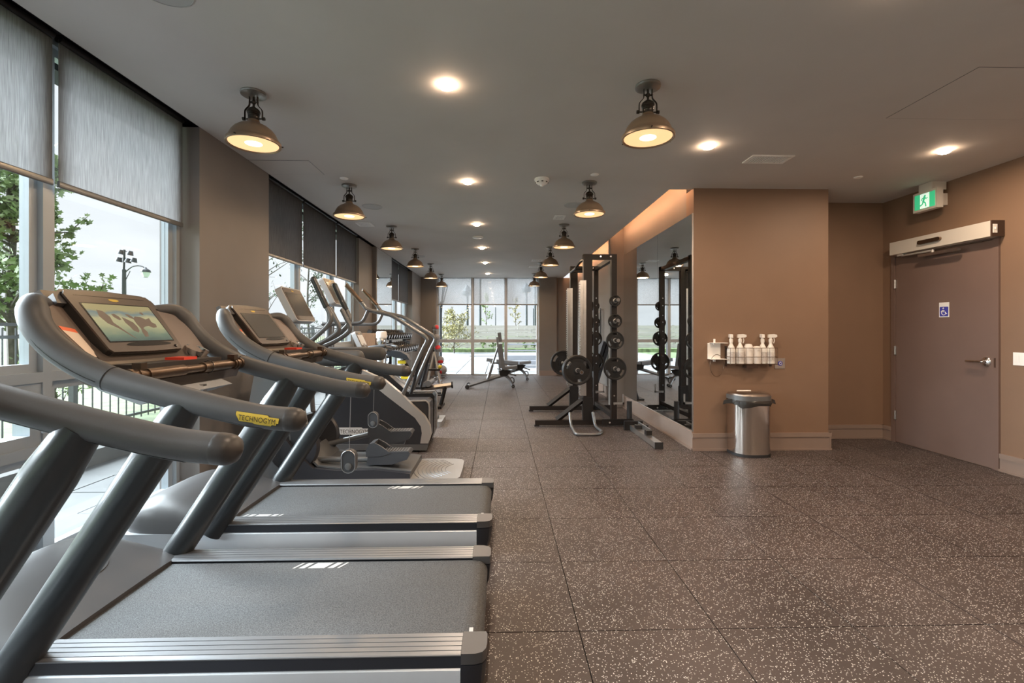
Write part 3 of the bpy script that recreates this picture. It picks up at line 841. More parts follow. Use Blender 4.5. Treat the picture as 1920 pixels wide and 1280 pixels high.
HP = [(-.695, .39, 1.010), (-.82, .392, 1.024), (-.98, .392, 1.060), (-1.16, .39, 1.107), (-1.305, .390, 1.150), (-1.415, .392, 1.204), (-1.498, .392, 1.266), (-1.550, .388, 1.328), (-1.580, .372, 1.380), (-1.606, .340, 1.410), (-1.640, .27, 1.410)]
def handle_path(s):
    return [Vector((x, s * y, z)) for x, y, z in catmull(HP, 6)]
def make_treadmill(yc, label, screen, hang_x, marks):
    t = thing('treadmill', label, 'treadmill', (0, yc, 0), group='grey treadmills facing the window')
    zt = .212
    obj('underframe', MB().box(-2.0, -.15, -.37, .37, .03, .165, bev=.01), 'dark_band', t)
    for x in (-1.95, -.3):
        for s in (-1, 1):
            obj('foot', MB().cyl((x, s * .3, 0), (x, s * .3, .035), .03, 14), 'rubber_black', t)
    gro = []
    for s in (-1, 1):
        prof = [(.33, .04), (.380, .045), (.397, .075), (.401, .12), (.399, .155), (.39, .166), (.33, .166)]
        obj('side_panel', MB().prism([(s * a, b) for a, b in prof], 'x', -1.80, -.135, bev=.004), 'side_silver', t)
        obj('dark_band', MB().box(-1.66, -.132, min(s * .29, s * .3985), max(s * .29, s * .3985), .164, .2035), 'dark_band', t)
        # grooved aluminium foot rail
        pr = [(.284, .2036), (.284, zt - .006), (.288, zt)]
        for g in (.309, .333, .357, .381): pr += [(g - .002, zt), (g - .0014, zt - .0035), (g + .0014, zt - .0035), (g + .002, zt)]
        pr += [(.397, zt - .001), (.401, zt - .003), (.401, .2055), (.399, .2036)]
        obj('foot_rail', MB().prism([(s * a, b) for a, b in pr], 'x', -1.66, -.134), 'alu_rail', t, smooth=20)
        # moulded rear cap
        pl = [(-.133, .283), (-.133, .402), (-.085, .401), (-.06, .392), (-.049, .375), (-.045, .35), (-.045, .30), (-.050, .283)]
        cp = obj('rear_cap', MB().prism([(a, s * b) for a, b in pl], 'z', .176, zt + .001, bev=.009, seg=3), 'hood_plastic', t)
        lo = [[(a if a < -.12 else a - .012 * k, s * (b - .004 * k), z) for a, b in pl] for k, z in ((0, .172), (.6, .10), (2.2, .045))]
        obj('cap_skirt', MB().loft(lo), 'dark_band', cp)
    # belt with its turn round the rear roller
    rows = []
    for x in (-1.62, -1.3, -1.0, -.7, -.4, -.14): rows.append([(x, y, .196) for y in (-.282, -.1, .1, .282)])
    for k in range(1, 9):
        a = R(90 - k * 20)
        rows.append([(-.115 + .055 * math.cos(a), y, .141 + .055 * math.sin(a)) for y in (-.282, -.1, .1, .282)])
    obj('running_belt', MB().grid(rows), 'belt', t)
    for x0, s in marks:
        for k, (a, w) in enumerate(((0, .012), (.032, .030), (.080, .085), (.183, .030), (.232, .012))):
            q = [(x0 + a * .9, s * .272), (x0 + (a + w) * .9, s * .272), (x0 + (a + w) * .9 - .03 * s, s * .272 - s * .05), (x0 + a * .9 - .03 * s, s * .272 - s * .05)]
            obj('belt_mark', MB().poly([(x, y, .1972) for x, y in q]), 'belt_print', t)
    obj('warning_label', MB().poly([(-.115, -.275, .1975), (-.10, -.275, .1975), (-.10, -.235, .1975), (-.115, -.235, .1975)]), 'belt_print', t)
    # motor hood
    def ring(x, w, z0, z1, sh):
        o = []
        for a in range(0, 181, 12):
            c, s_ = math.cos(R(a)), math.sin(R(a))
            e = .42
            o.append((x, w * math.copysign(abs(c) ** e, c), z0 + (z1 - z0) * abs(s_) ** (e * 1.2)))
        return o
    secs = [(-1.575, .398, .215), (-1.62, .40, .232), (-1.74, .401, .275), (-1.86, .40, .318), (-1.96, .396, .338), (-2.05, .386, .335), (-2.12, .366, .31), (-2.165, .335, .27), (-2.192, .29, .215), (-2.2, .25, .16)]
    obj('motor_hood', MB().loft([ring(x, w, .15, z, 0) for x, w, z in secs]), 'hood_plastic', t, smooth=50)
    pl = rrect(-2.205, -1.70, -.402, .402, .11, 8)
    obj('hood_base', MB().prism(pl, 'z', .03, .158, bev=.012, seg=3), 'hood_light', t)
    ov = [(-1.80 + .075 * math.cos(R(a)), .06 + .11 * math.sin(R(a))) for a in range(0, 360, 15)]
    def hz_(x): 
        for (xa, w, za), (xb, w2, zb) in zip(secs, secs[1:]):
            if xb <= x <= xa: return za + (zb - za) * (x - xa) / (xb - xa)
        return .3
    obj('hood_cover', MB().loft([[(x, y, hz_(x) - .01) for x, y in ov], [(x, y, hz_(x) + .003) for x, y in ov]]), 'hood_plastic', t)
    # uprights and handlebars
    for s in (-1, 1):
        obj('upright', MB().tube([(-1.645, s * .385, .16), (-1.13, s * .388, .95), (-1.052, s * .39, 1.07)], [.062, .062, .05], 28, flat=(1.0, .82), up=(1, 0, 0)), 'upright_paint', t)
        path = handle_path(s)
        n = len(path); rad = []
        for i in range(n):
            f = i / (n - 1)
            rad.append(.0400 + .003 * min(1, f / .7) - (.020 * max(0, (f - .8) / .2)))
        hb = obj('handlebar', MB().tube(path[1:], rad[1:], 24, 'round'), 'grip_rubber', t)
        # grip end with its dark reflection coloured in, and seam to console tube
        d0 = (path[0] - path[2]).normalized()
        obj('grip_end', MB().tube([path[1] + (path[2] - path[1]) * .3, path[1], path[0]], [.0410, .0412, .040], 24, 'round'), 'grip_dark', hb)
        k = 24
        obj('grip_seam', MB().tube([path[k], path[k + 1] * .12 + path[k] * .88], [rad[k] + .0012] * 2, 24), 'console_black', hb)
        obj('tube_seam', MB().tube([path[i] + Vector((0, s * (rad[i] + .0003) * .94, -(rad[i] + .0003) * .34)) for i in range(25, 50, 2)], .0016, 5), 'console_black', hb)
        obj('grip_pad', MB().loft([[path[i] + Vector((0, s * math.cos(a) * (rad[i] + .0016), math.sin(a) * (rad[i] + .0016))) for a in [R(q) for q in range(-55, -126, -14)]] for i in range(5, 23, 2)], cap=False), 'pedal_grey', hb, smooth=60)
        if s < 0:
            a, b = path[1], path[9]
            ax = (b - a).normalized(); up = Vector((0, 0, 1)); up = (up - ax * up.dot(ax)).normalized()
            cpos = Vector((-.80, -.392, 1.0205))
            def fn(q, r_, lift, ax=ax, up=up, c=cpos):
                an = r_ / .0415
                return c - ax * q + Vector((0, -1, 0)) * (math.cos(an) * (.0412 + lift)) + up * (math.sin(an) * (.0412 + lift))
            logo(hb, fn, .80, 'logo_yellow', 'logo_ink')
    # console shell between the handlebars
    shell = [(-1.285, 1.128), (-1.34, 1.150), (-1.42, 1.176), (-1.47, 1.205), (-1.56, 1.295), (-1.63, 1.372), (-1.665, 1.43), (-1.69, 1.462), (-1.712, 1.452), (-1.70, 1.405), (-1.625, 1.29), (-1.53, 1.19), (-1.43, 1.125), (-1.30, 1.09)]
    lower = [(-1.285, 1.128), (-1.34, 1.150), (-1.42, 1.176), (-1.46, 1.198), (-1.48, 1.16), (-1.43, 1.125), (-1.30, 1.09)]
    obj('console_shell', MB().prism(shell, 'y', -.235, .235, bev=.012, seg=3).prism(lower, 'y', -.345, .345, bev=.008), 'console_taupe', t)
    under = [(-1.25, 1.065), (-1.30, 1.088), (-1.43, 1.122), (-1.53, 1.187), (-1.61, 1.275), (-1.59, 1.19), (-1.49, 1.09), (-1.34, 1.035)]
    obj('underside_cover', MB().prism(under, 'y', -.22, .22, bev=.012, seg=3), 'hood_light', t)
    # tilted display unit: (a across, b up the slope, c out towards the runner)
    O = Vector((-1.545, 0, 1.343)); eb = Vector((-.601, 0, .799)); ec = Vector((.799, 0, .601))
    Mx = Matrix(((0, eb.x, ec.x, O.x), (1, 0, 0, O.y), (0, eb.z, ec.z, O.z), (0, 0, 0, 1)))
    bz = [(-.216, .135), (-.203, .152), (0, .158), (.203, .152), (.216, .135), (.200, -.128), (.188, -.142), (0, -.146), (-.188, -.142), (-.200, -.128)]
    dsp = obj('display_body', MB().prism(bz, 'z', -.075, -.006, bev=.006, M=Mx), 'console_black', t)
    obj('bezel', MB().prism([(a * .99, b * .99) for a, b in bz], 'z', -.006, .001, bev=.004, M=Mx), 'console_taupe', dsp)
    obj('top_hood', MB().prism([(-.252, .095), (-.240, .140), (-.20, .165), (0, .174), (.20, .165), (.240, .140), (.252, .095)], 'z', -.065, -.010, bev=.012, seg=3, M=Mx), 'hood_plastic', dsp)
    for s in (-1, 1):
        q = [(s * a, b, -.036 + .24 * (a - .205)) for a, b in ((.205, .13), (.295, .10), (.350, .03), (.368, -.06), (.36, -.16), (.205, -.165))]
        top = [Mx @ Vector(p) for p in q]; low = [p - ec * .018 for p in top]
        fi = obj('side_infill', MB().loft([low, top]), 'infill_taupe', t, smooth=0)
        if s < 0:
            def on(a, b, l=.0015):
                return Mx @ Vector((a, b, -.036 + .24 * (abs(a) - .205) + l))
            obj('sticker', MB().poly([on(-.318, -.030), on(-.238, -.030), on(-.225, -.140), on(-.270, -.140)]), 'paper', fi, smooth=0)
            obj('sticker_header', MB().poly([on(-.320, -.012), on(-.240, -.012), on(-.238, -.030), on(-.318, -.030)]), 'orange_print', fi, smooth=0)
    obj('screen_border', MB().prism(rrect(-.176, .176, -.097, .097, .004, 2), 'z', .0005, .0020, M=Mx), 'console_black', dsp, smooth=0)
    sc = obj('screen', MB().prism(rrect(-.170, .170, -.0915, .0915, .003, 2), 'z', .0015, .0028, M=Mx), screen, dsp, smooth=0)
    if screen == 'screen_picture':
        def isl(pts):
            obj('film_shape', MB().poly([Mx @ Vector((a, b, .0034)) for a, b in pts]), 'film_island', sc, smooth=0)
        isl([(-.125, .062), (-.10, .055), (-.085, .028), (-.09, .0), (-.06, -.045), (-.03, -.085), (-.05, -.07), (-.085, -.03), (-.12, -.005), (-.135, .03)])
        isl([(-.07, .042), (-.055, .045), (-.04, .03), (-.038, .015), (-.052, .012), (-.068, .028)])
        isl([(-.028, .028), (-.012, .02), (.012, .002), (.018, -.022), (.012, -.042), (.0, -.052), (-.018, -.04), (-.022, -.02), (-.03, .0)])
        isl([(.0, .045), (.018, .044), (.032, .03), (.03, .018), (.012, .026)])
        isl([(.028, .022), (.045, .034), (.075, .032), (.095, .02), (.122, .028), (.118, .006), (.135, -.006), (.128, -.022), (.105, -.026), (.085, -.016), (.06, -.02), (.045, -.028), (.052, -.05), (.04, -.072), (.02, -.074), (.022, -.05), (.03, -.03), (.025, -.005)])
        isl([(.085, .054), (.1, .06), (.108, .048), (.096, .044)])
    obj('lower_slot', MB().prism([(.02 + .125 * math.cos(R(q)), -.110 + (.014 if q < 181 else .008) * math.sin(R(q))) for q in range(0, 360, 15)], 'z', .0008, .0022, M=Mx), 'console_black', dsp)
    obj('small_badge', MB().prism([(-.024, .122), (.016, .122), (.024, .119), (.024, .114), (.010, .110), (-.010, .110), (-.024, .115)], 'z', .0008, .0020, M=Mx), 'logo_yellow', dsp)
    obj('upper_seam', MB().box(-.175, .175, .1305, .1325, .0008, .0018, M=Mx), 'console_black', dsp)
    obj('knob', MB().lathe([(.007, .0), (.007, .006), (.001, .007)], 12, Mx @ Matrix.Translation((.16, -.125, 0))), 'console_black', dsp)
    obj('accessory_tray', MB().box(-1.425, -1.325, -.262, .262, 1.142, 1.187, bev=.006), 'grip_dark', t)
    obj('stop_clip', MB().box(-1.425, -1.345, .03, .115, 1.187, 1.198, bev=.004), 'red_plastic', t)
    obj('cup_ring', MB().lathe([(.045, .0), (.048, .01), (.052, .012), (.048, .0), (.04, -.03), (.001, -.032)], 24, Matrix.Translation((-1.452, .282, 1.215)) @ Matrix.Rotation(R(25), 4, 'Y'), closed=False), 'chrome', t)
    # pulse bar with its collars
    bx, bz_ = -1.288, 1.152
    obj('pulse_bar', MB().cyl((bx, -.37, bz_), (bx, .37, bz_), .0165, 16).cyl((bx, -.26, bz_), (bx, -.06, bz_), .022, 18).cyl((bx, .06, bz_), (bx, .26, bz_), .022, 18), 'bronze', t)
    for s in (-1, 1):
        obj('bar_collar', MB().cyl((bx, s * .285, bz_), (bx, s * .36, bz_), .0235, 18).cyl((bx, s * .30, bz_), (bx, s * .312, bz_), .027, 18).cyl((bx, s * .335, bz_), (bx, s * .347, bz_), .027, 18)
            .box(bx - .016, bx + .016, s * .29 - .015, s * .29 + .015, bz_ + .02, bz_ + .045, bev=.005), 'bronze', t)
    cord = obj('safety_cord', MB().tube([(bx + .026 * math.cos(R(q)), .10 + .004 * math.sin(R(q)), bz_ + .028 * math.sin(R(q))) for q in range(0, 360, 20)], .0022, 6, closed=True)
               .tube(catmull([(bx - .01, .10, bz_ - .028), (bx - .03, .085, bz_ - .07), (bx - .01, .06, bz_ - .10), (bx + .01, .05, bz_ - .14)], 5), .0022, 6), 'console_black', t)
    obj('cord_clip', MB().box(bx - .02, bx + .02, .035, .06, bz_ - .125, bz_ - .07, bev=.006), 'satin_steel', cord)
    # battery puck on a thin wire under the far grip
    if hang_x is not None:
        zz = .985
        cb = obj('hanging_wire', MB().tube([(hang_x, .39, zz), (hang_x - .008, .39, .71)], .0016, 6), 'satin_steel', t)
        pk = rrect(hang_x - .046, hang_x + .030, .592, .712, .036, 8)
        pu = obj('hanging_key', MB().prism(pk, 'y', .375, .405, bev=.006), 'pedal_grey', cb)
        obj('key_rim', MB().tube([(a, .374, b) for a, b in rrect(hang_x - .042, hang_x + .026, .596, .708, .033, 8)], .0022, 6, closed=True), 'satin_steel', pu)
        obj('key_button', MB().lathe([(.018, 0), (.016, .006), (.001, .008)], 16, Matrix.Translation((hang_x - .008, .375, .628)) @ Matrix.Rotation(R(90), 4, 'X')), 'mid_grey_tube', pu)
    return t
make_treadmill(.815, 'grey treadmill closest to the camera, only its far handlebar and post showing', 'screen_off', None, [(-.95, 1)])
make_treadmill(1.99, 'grey treadmill in front with a landscape film lit on its console', 'screen_picture', -.755, [(-.945, 1)])
make_treadmill(3.09, 'grey treadmill behind the front one, its console screen switched off', 'screen_off', -.93, [(-1.56, -1), (-.765, 1)])

# ================================================================== CARDIO MACHINES BEYOND THE TREADMILLS
def at(loc):
    L = Vector(loc)
    return lambda u, v, y: ony(u, v, y) - L
def plan(q, pts, y):                                   # photo outline on the plane y -> local (x, z) pairs
    return [(p.x, p.z) for p in (q(u, v, y) for u, v in pts)]
def console_head(t, c, w, h, tilt, mscreen='screen_off', shell='console_grey'):
    """small display: c centre, looking along +x, tilted back by tilt degrees"""
    a = R(tilt); eb = Vector((-math.sin(a), 0, math.cos(a))); ec = Vector((math.cos(a), 0, math.sin(a)))
    Mx = Matrix(((0, eb.x, ec.x, c[0]), (1, 0, 0, c[1]), (0, eb.z, ec.z, c[2]), (0, 0, 0, 1)))
    b = obj('console', MB().prism(rrect(-w, w, -h, h, .03, 4), 'z', -.055, 0, bev=.012, seg=3, M=Mx), shell, t)
    obj('console_bezel', MB().prism(rrect(-w + .02, w - .015, -h + .012, h - .012, .02, 4), 'z', -.002, .004, M=Mx), 'console_taupe', b)
    obj('screen', MB().prism(rrect(-w + .035, w - .03, -h + .05, h - .055, .006, 2), 'z', .003, .0058, M=Mx), mscreen, b, smooth=0)
    obj('badge', MB().prism(rrect(-.02, .02, h - .04, h - .028, .004, 2), 'z', .003, .0056, M=Mx), 'logo_yellow', b)
    return b

def elliptical():
    loc = (-1.35, 4.2, 0); q = at(loc)
    t = thing('elliptical_trainer', 'grey elliptical trainer with two foot pedals and a silver rear plate', 'elliptical trainer', loc)
    # rear plate, floor runner and shroud
    pts = [(.60, -.32), (.64, -.33), (.92, -.325), (.985, -.30), (1.01, -.24), (1.015, 0), (1.01, .24), (.985, .30), (.92, .325), (.64, .33), (.60, .32)]
    obj('rear_plate', MB().prism(pts, 'z', .0, .075, bev=.018, seg=3), 'plate_silver', t)
    rib = MB()
    for k in range(9):
        r0 = .16 + k * .034
        rib.tube([(1.02 - r0 * math.cos(R(a)), r0 * 1.05 * math.sin(R(a)), .0755) for a in range(-52, 53, 8) if abs(r0 * 1.05 * math.sin(R(a))) < .30], .003, 5)
    obj('plate_ribs', rib, 'alu_rail', t)
    sh = [(-.45, .0), (.60, .0), (.60, .12), (.30, .155), (.0, .15), (-.20, .17), (-.34, .30), (-.45, .45)]
    obj('base_shroud', MB().prism(sh, 'y', -.30, .30, bev=.02, seg=3), 'charcoal_shell', t)
    obj('shroud_top', MB().prism([(-.30, .29), (-.18, .172), (.0, .152), (.30, .157), (.60, .122), (.60, .13), (.30, .168), (.0, .163), (-.17, .185), (-.28, .30)], 'y', -.26, .26, bev=.003), 'mid_grey_tube', t)
    obj('front_housing', MB().prism([(-.78, .0), (-.40, .0), (-.44, .45), (-.52, .90), (-.62, 1.02), (-.72, 1.0), (-.80, .55)], 'y', -.20, .20, bev=.05, seg=4), 'hood_light', t)
    for s in (-1, 1):
        obj('crank_disc', MB().lathe([(.001, -.03), (.20, -.03), (.215, -.01), (.215, .01), (.20, .03), (.001, .03)], 32, Matrix.Translation((-.38, s * .24, .34)) @ Matrix.Rotation(R(90), 4, 'X')), 'charcoal_shell', t)
    # pedals
    def pedal(y, dv, du, rod):
        yo = y - 4.2
        body = plan(q, [(692 + du, 867 + dv), (738 + du, 866 + dv), (766 + du, 857 + dv), (772 + du, 846 + dv), (769 + du, 842 + dv), (735 + du, 843 + dv), (694 + du, 851 + dv)], y)
        p = obj('pedal', MB().prism(body, 'y', yo - .075, yo + .075, bev=.014, seg=3), 'pedal_grey', t)
        cup = plan(q, [(691 + du, 852 + dv), (691 + du, 838 + dv), (697 + du, 828 + dv), (706 + du, 826 + dv), (718 + du, 832 + dv), (736 + du, 845 + dv), (720 + du, 851 + dv)], y)
        obj('toe_cup', MB().prism(cup, 'y', yo - .078, yo - .060, bev=.006).prism(cup, 'y', yo + .060, yo + .078, bev=.006)
            .prism(cup[:4] + [(cup[3][0] - .0, cup[3][1] - .02), (cup[1][0] + .03, cup[1][1])], 'y', yo - .06, yo + .06, bev=.004), 'pedal_grey', p)
        tr = [Vector((a, 0, b)) for a, b in plan(q, [(724 + du, 843 + dv), (766 + du, 843 + dv)], y)]
        tread = MB()
        for k in range(9):
            c = tr[0].lerp(tr[1], k / 8)
            tread.box(c.x - .006, c.x + .006, yo - .06, yo + .06, c.z - .004, c.z + .006)
        obj('tread_ribs', tread, 'mid_grey_tube', p)
        a, b = [Vector((x, yo, z)) for x, z in plan(q, rod, y)]
        obj('pedal_rod', MB().tube([a, b], .024, 14).tube([a, a + (b - a) * .12], .034, 14, 'round'), 'mid_grey_tube', p)
    pedal(4.03, 0, 0, [(560, 861), (700, 861)])
    pedal(4.40, -37, 3, [(590, 838), (700, 812)])
    # mast, display
    obj('mast', MB().tube(catmull([(-.60, 0, .9), (-.66, 0, 1.10), (-.60, 0, 1.28), (-.50, 0, 1.43)], 6), .048, 18), 'mid_grey_tube', t)
    console_head(t, tuple(q(560, 571, 4.2)), .20, .165, 27)
    for s in (-1, 1):
        y = s * .25
        obj('moving_arm', MB().tube(catmull([(-.40, y, .40), (-.42, y, .80), (-.30, y, 1.15), (-.20, y, 1.255), (-.105, y, 1.345), (-.072, y, 1.405), (-.085, y, 1.47), (-.15, y, 1.60), (-.215, y, 1.745)], 7), .0215, 14, 'round'), 'mid_grey_tube', t)
        obj('arm_grip', MB().tube([(-.108, y, 1.515), (-.212, y, 1.74)], .0255, 14, 'round'), 'upright_paint', t)
        obj('fixed_handle', MB().tube(catmull([(-.55, s * .05, 1.05), (-.40, s * .14, 1.12), (-.20, s * .15, 1.20), (-.07, s * .15, 1.28), (-.035, s * .15, 1.34), (-.07, s * .15, 1.42), (-.11, s * .15, 1.50)], 7), .02, 12, 'round'), 'mid_grey_tube', t)
        # padded side supports
        obj('side_support', MB().tube([(-.62, s * .36, 1.06), (-.40, s * .36, 1.088), (.19, s * .36, 1.088)], .058, 20, 'round', flat=(1.12, .8)), 'grip_rubber', t)
        obj('support_arm', MB().tube([(-.60, s * .04, 1.02), (-.60, s * .36, 1.06)], .03, 12, 'round'), 'mid_grey_tube', t)
    return t
elliptical()

def stepper():
    loc = (-1.4, 5.42, 0); q = at(loc); y0 = 5.05
    t = thing('stair_climber', 'charcoal stair climber with silver curved edge and long grey handrails', 'stair climber', loc)
    body = plan(q, [(606, 843), (800, 844), (804, 830), (806, 815), (804, 798), (795, 781), (772, 761), (744, 741), (720, 723), (686, 697), (650, 686), (612, 700)], y0)
    body = [(a, max(b, 0)) for a, b in body]
    obj('near_shell', MB().prism(body, 'y', -.37, -.31, bev=.008), 'charcoal_shell', t)
    tr = plan(q, [(680, 694), (721, 712), (744, 739), (773, 759), (796, 780), (806, 798), (808, 815), (803, 831), (788, 831), (791, 812), (789, 799), (778, 783), (722, 740), (700, 722), (676, 706)], y0)
    tr[2] = tuple(q(752, 738, y0).xz)
    obj('silver_edge', MB().prism(tr, 'y', -.374, -.30, bev=.006), 'pale_silver', t)
    obj('base_strip', MB().prism(plan(q, [(608, 844), (800, 844), (803, 833), (608, 833)], y0), 'y', -.373, -.30), 'mid_grey_tube', t)
    ln = [Vector((a, -.3705, b)) for a, b in plan(q, [(766, 806), (759, 831), (757, 833), (620, 833)], y0)]
    obj('panel_line', MB().tube(ln, .004, 6), 'mid_grey_tube', t)
    c = q(664, 808, y0)
    logo(t, lambda s, r_, l: Vector((c.x + s, -.3705 - l, c.z + r_)), 2.0, 'logo_white', 'logo_ink')
    mid = plan(q, [(640, 747), (803, 747), (808, 751), (809, 760), (809, 815), (796, 832), (640, 832)], 5.30)
    mid = [(a, max(b, .0)) for a, b in mid]
    obj('middle_shell', MB().prism(mid, 'y', -.28, .02, bev=.008), 'charcoal_shell', t)
    obj('shell_edge', MB().tube([(a, -.283, b) for a, b in plan(q, [(760, 748), (803, 747), (808, 752), (809, 760), (809, 812)], 5.30)], .010, 8, 'round'), 'plate_silver', t)
    far = plan(q, [(700, 690), (735, 697), (776, 733), (816, 732), (820, 738), (819, 801), (812, 818), (700, 818)], 5.72)
    far = [(a, max(b, .0)) for a, b in far]
    obj('far_shell', MB().prism(far, 'y', .06, .36, bev=.008), 'console_black', t)
    obj('shell_edge', MB().tube([(a, .055, b) for a, b in plan(q, [(735, 698), (776, 733), (816, 732), (820, 738), (819, 800)], 5.5)], .008, 8, 'round'), 'plate_silver', t)
    for k in range(4):
        x0 = .46 - k * .18; z0 = .40 + k * .10
        obj('step', MB().box(x0 - .17, x0, -.30, .06, z0 - .16, z0 + .0, bev=.008), 'dark_band', t)
    for s, y in ((-1, 5.10), (1, 5.74)):
        yo = y - 5.42
        dv = 0
        pts = [(-.0 + q(752, 745, 5.1).x, .57), (q(789, 662, 5.1).x, 1.06), (q(800, 640, 5.1).x, 1.19), (q(797, 632, 5.1).x, 1.245), (q(780, 620, 5.1).x, 1.31), (q(738, 594, 5.1).x, 1.462), (q(722, 588, 5.1).x, 1.495), (q(690, 580, 5.1).x, 1.54), (q(680, 572, 5.1).x, 1.60), (q(650, 533, 5.1).x, 1.81)]
        obj('handrail', MB().tube(catmull([(a, yo, b) for a, b in pts], 6), .021, 14, 'round'), 'mid_grey_tube', t)
        obj('rail_grip', MB().tube([(pts[8][0] - .02, yo, 1.63), (pts[9][0], yo, 1.80)], .024, 12, 'round'), 'bronze', t)
        obj('inner_handle', MB().tube(fillet([(pts[7][0] + .0, yo, 1.53), (pts[7][0] - .06, yo, 1.39), (-.52, yo, 1.385)], .07), .019, 12, 'round'), 'mid_grey_tube', t)
        obj('rail_strut', MB().tube([(pts[2][0] - .03, yo + .03, 1.16), (pts[0][0] + .10, yo + .03, .62)], [.03, .034], 10, flat=(.5, 1.2)), 'dark_band', t)
    obj('cross_handle', MB().tube([(-.52, -.32, 1.385), (-.52, .32, 1.385)], .022, 12), 'mid_grey_tube', t)
    obj('mast', MB().tube([(-.56, 0, .3), (-.56, 0, 1.62)], .05, 18), 'mid_grey_tube', t)
    obj('mast_foot', MB().box(-.75, -.40, -.22, .22, 0, .34, bev=.03, seg=3), 'charcoal_shell', t)
    cc = q(628, 547, 5.42)
    console_head(t, (cc.x, 0, cc.z), .19, .165, 27)
    return t
stepper()

def bike():
    loc = (-1.45, 6.62, 0); q = at(loc); Y = 6.62
    t = thing('exercise_bike', 'upright exercise bike with pale display and yellow clips beyond the stair climber', 'exercise bike', loc)
    obj('floor_beam', MB().box(-.50, .58, -.07, .07, .03, .10, bev=.02), 'dark_band', t)
    obj('rear_foot', MB().prism(rrect(.555, .655, -.26, .26, .045, 5), 'z', .0, .07, bev=.016, seg=3), 'plate_silver', t)
    obj('front_foot', MB().prism(rrect(-.56, -.46, -.26, .26, .045, 5), 'z', .0, .07, bev=.016, seg=3), 'plate_silver', t)
    obj('body_shroud', MB().prism([(-.50, .08), (.30, .08), (.34, .30), (.20, .55), (-.05, .62), (-.35, .70), (-.52, .40)], 'y', -.09, .09, bev=.03, seg=3), 'charcoal_shell', t)
    obj('seat_tube', MB().tube([(.16, 0, .40), (.06, 0, .90)], .034, 16), 'pale_silver', t)
    for z, x in ((.87, .065), (.655, .11)):
        obj('adjust_clip', MB().box(x - .05, x + .055, -.045, .045, z - .022, z + .022, bev=.010), 'yellow_plastic', t)
    sd = [(-.14, 1.0), (-.05, 1.035), (.06, 1.02), (.15, .97), (.19, .90), (.14, .91), (.02, .93), (-.10, .96)]
    obj('saddle', MB().prism(sd, 'y', -.09, .09, bev=.03, seg=3), 'pad_blue_black', t)
    obj('front_mast', MB().tube([(-.34, 0, .60), (-.50, 0, 1.12)], .045, 16), 'console_grey', t)
    obj('handlebar', MB().tube(fillet([(-.46, -.04, 1.02), (-.40, -.22, 1.06), (-.16, -.24, 1.10), (-.05, -.20, 1.08)], .06), .019, 10, 'round')
        .tube(fillet([(-.46, .04, 1.02), (-.40, .22, 1.06), (-.16, .24, 1.10), (-.05, .20, 1.08)], .06), .019, 10, 'round'), 'mid_grey_tube', t)
    for s in (-1, 1): obj('bar_sleeve', MB().tube([(-.32, s * .235, 1.08), (-.12, s * .238, 1.10)], .026, 10, 'round'), 'grip_rubber', t)
    c = q(678, 637, Y)
    console_head(t, (c.x, 0, c.z), .15, .13, 25, 'logo_white')
    for s in (-1, 1):
        cr = obj('crank', MB().tube([(-.10, s * .10, .34), (-.10 + s * .12, s * .12, .26)], .014, 8), 'satin_steel', t)
        obj('pedal', MB().box(-.15 + s * .12, -.05 + s * .12, min(s * .13, s * .22), max(s * .13, s * .22), .245, .275, bev=.006), 'rubber_black', cr)
    return t
bike()

def ab_bench():
    loc = (-1.15, 8.05, 0); q = at(loc); Y = 8.05
    t = thing('abdominal_bench', 'dark padded abdominal bench with a long silver beam beside the aisle', 'bench', loc)
    a, b = q(790, 729, Y), q(846, 721.5, Y)
    obj('beam', MB().tube([(a.x, 0, a.z), (b.x, 0, b.z)], .042, 4, flat=(1, .8)), 'satin_steel', t)
    obj('beam_cap', MB().tube([(b.x, 0, b.z), (b.x + .03, 0, b.z + .002)], .05, 4, flat=(1.15, .85)), 'rubber_black', t)
    obj('leg', MB().tube([(b.x - .10, 0, b.z - .03), (b.x - .18, 0, .02)], .032, 4), 'black_steel', t)
    obj('floor_bar', MB().box(b.x - .22, b.x - .14, -.25, .25, 0, .045, bev=.008), 'black_steel', t)
    obj('floor_bar', MB().box(-.52, -.44, -.25, .25, 0, .045, bev=.008), 'black_steel', t)
    obj('rear_leg', MB().tube([(-.48, 0, .03), (-.30, 0, .45), (-.12, 0, .80)], .03, 4), 'bench_steel', t)
    p0, p1 = q(796, 722, Y), q(806, 684, Y)
    ang = math.atan2(p1.z - p0.z, p1.x - p0.x)
    obj('back_pad', MB().box(0, (p1 - p0).length, -.15, .15, -.03, .04, bev=.02, seg=3, M=Matrix.Translation((p0.x - .05, 0, p0.z + .02)) @ Matrix.Rotation(-ang, 4, 'Y')), 'pad_blue_black', t)
    obj('seat_pad', MB().box(-.42, -.10, -.15, .15, .36, .43, bev=.02, seg=3), 'pad_grey', t)
    obj('roller', MB().cyl((b.x - .36, -.22, .42), (b.x - .36, .22, .42), .05, 16), 'pad_grey', t)
    obj('roller_post', MB().tube([(b.x - .36, 0, b.z), (b.x - .36, 0, .42)], .02, 8), 'bench_steel', t)
ab_bench()

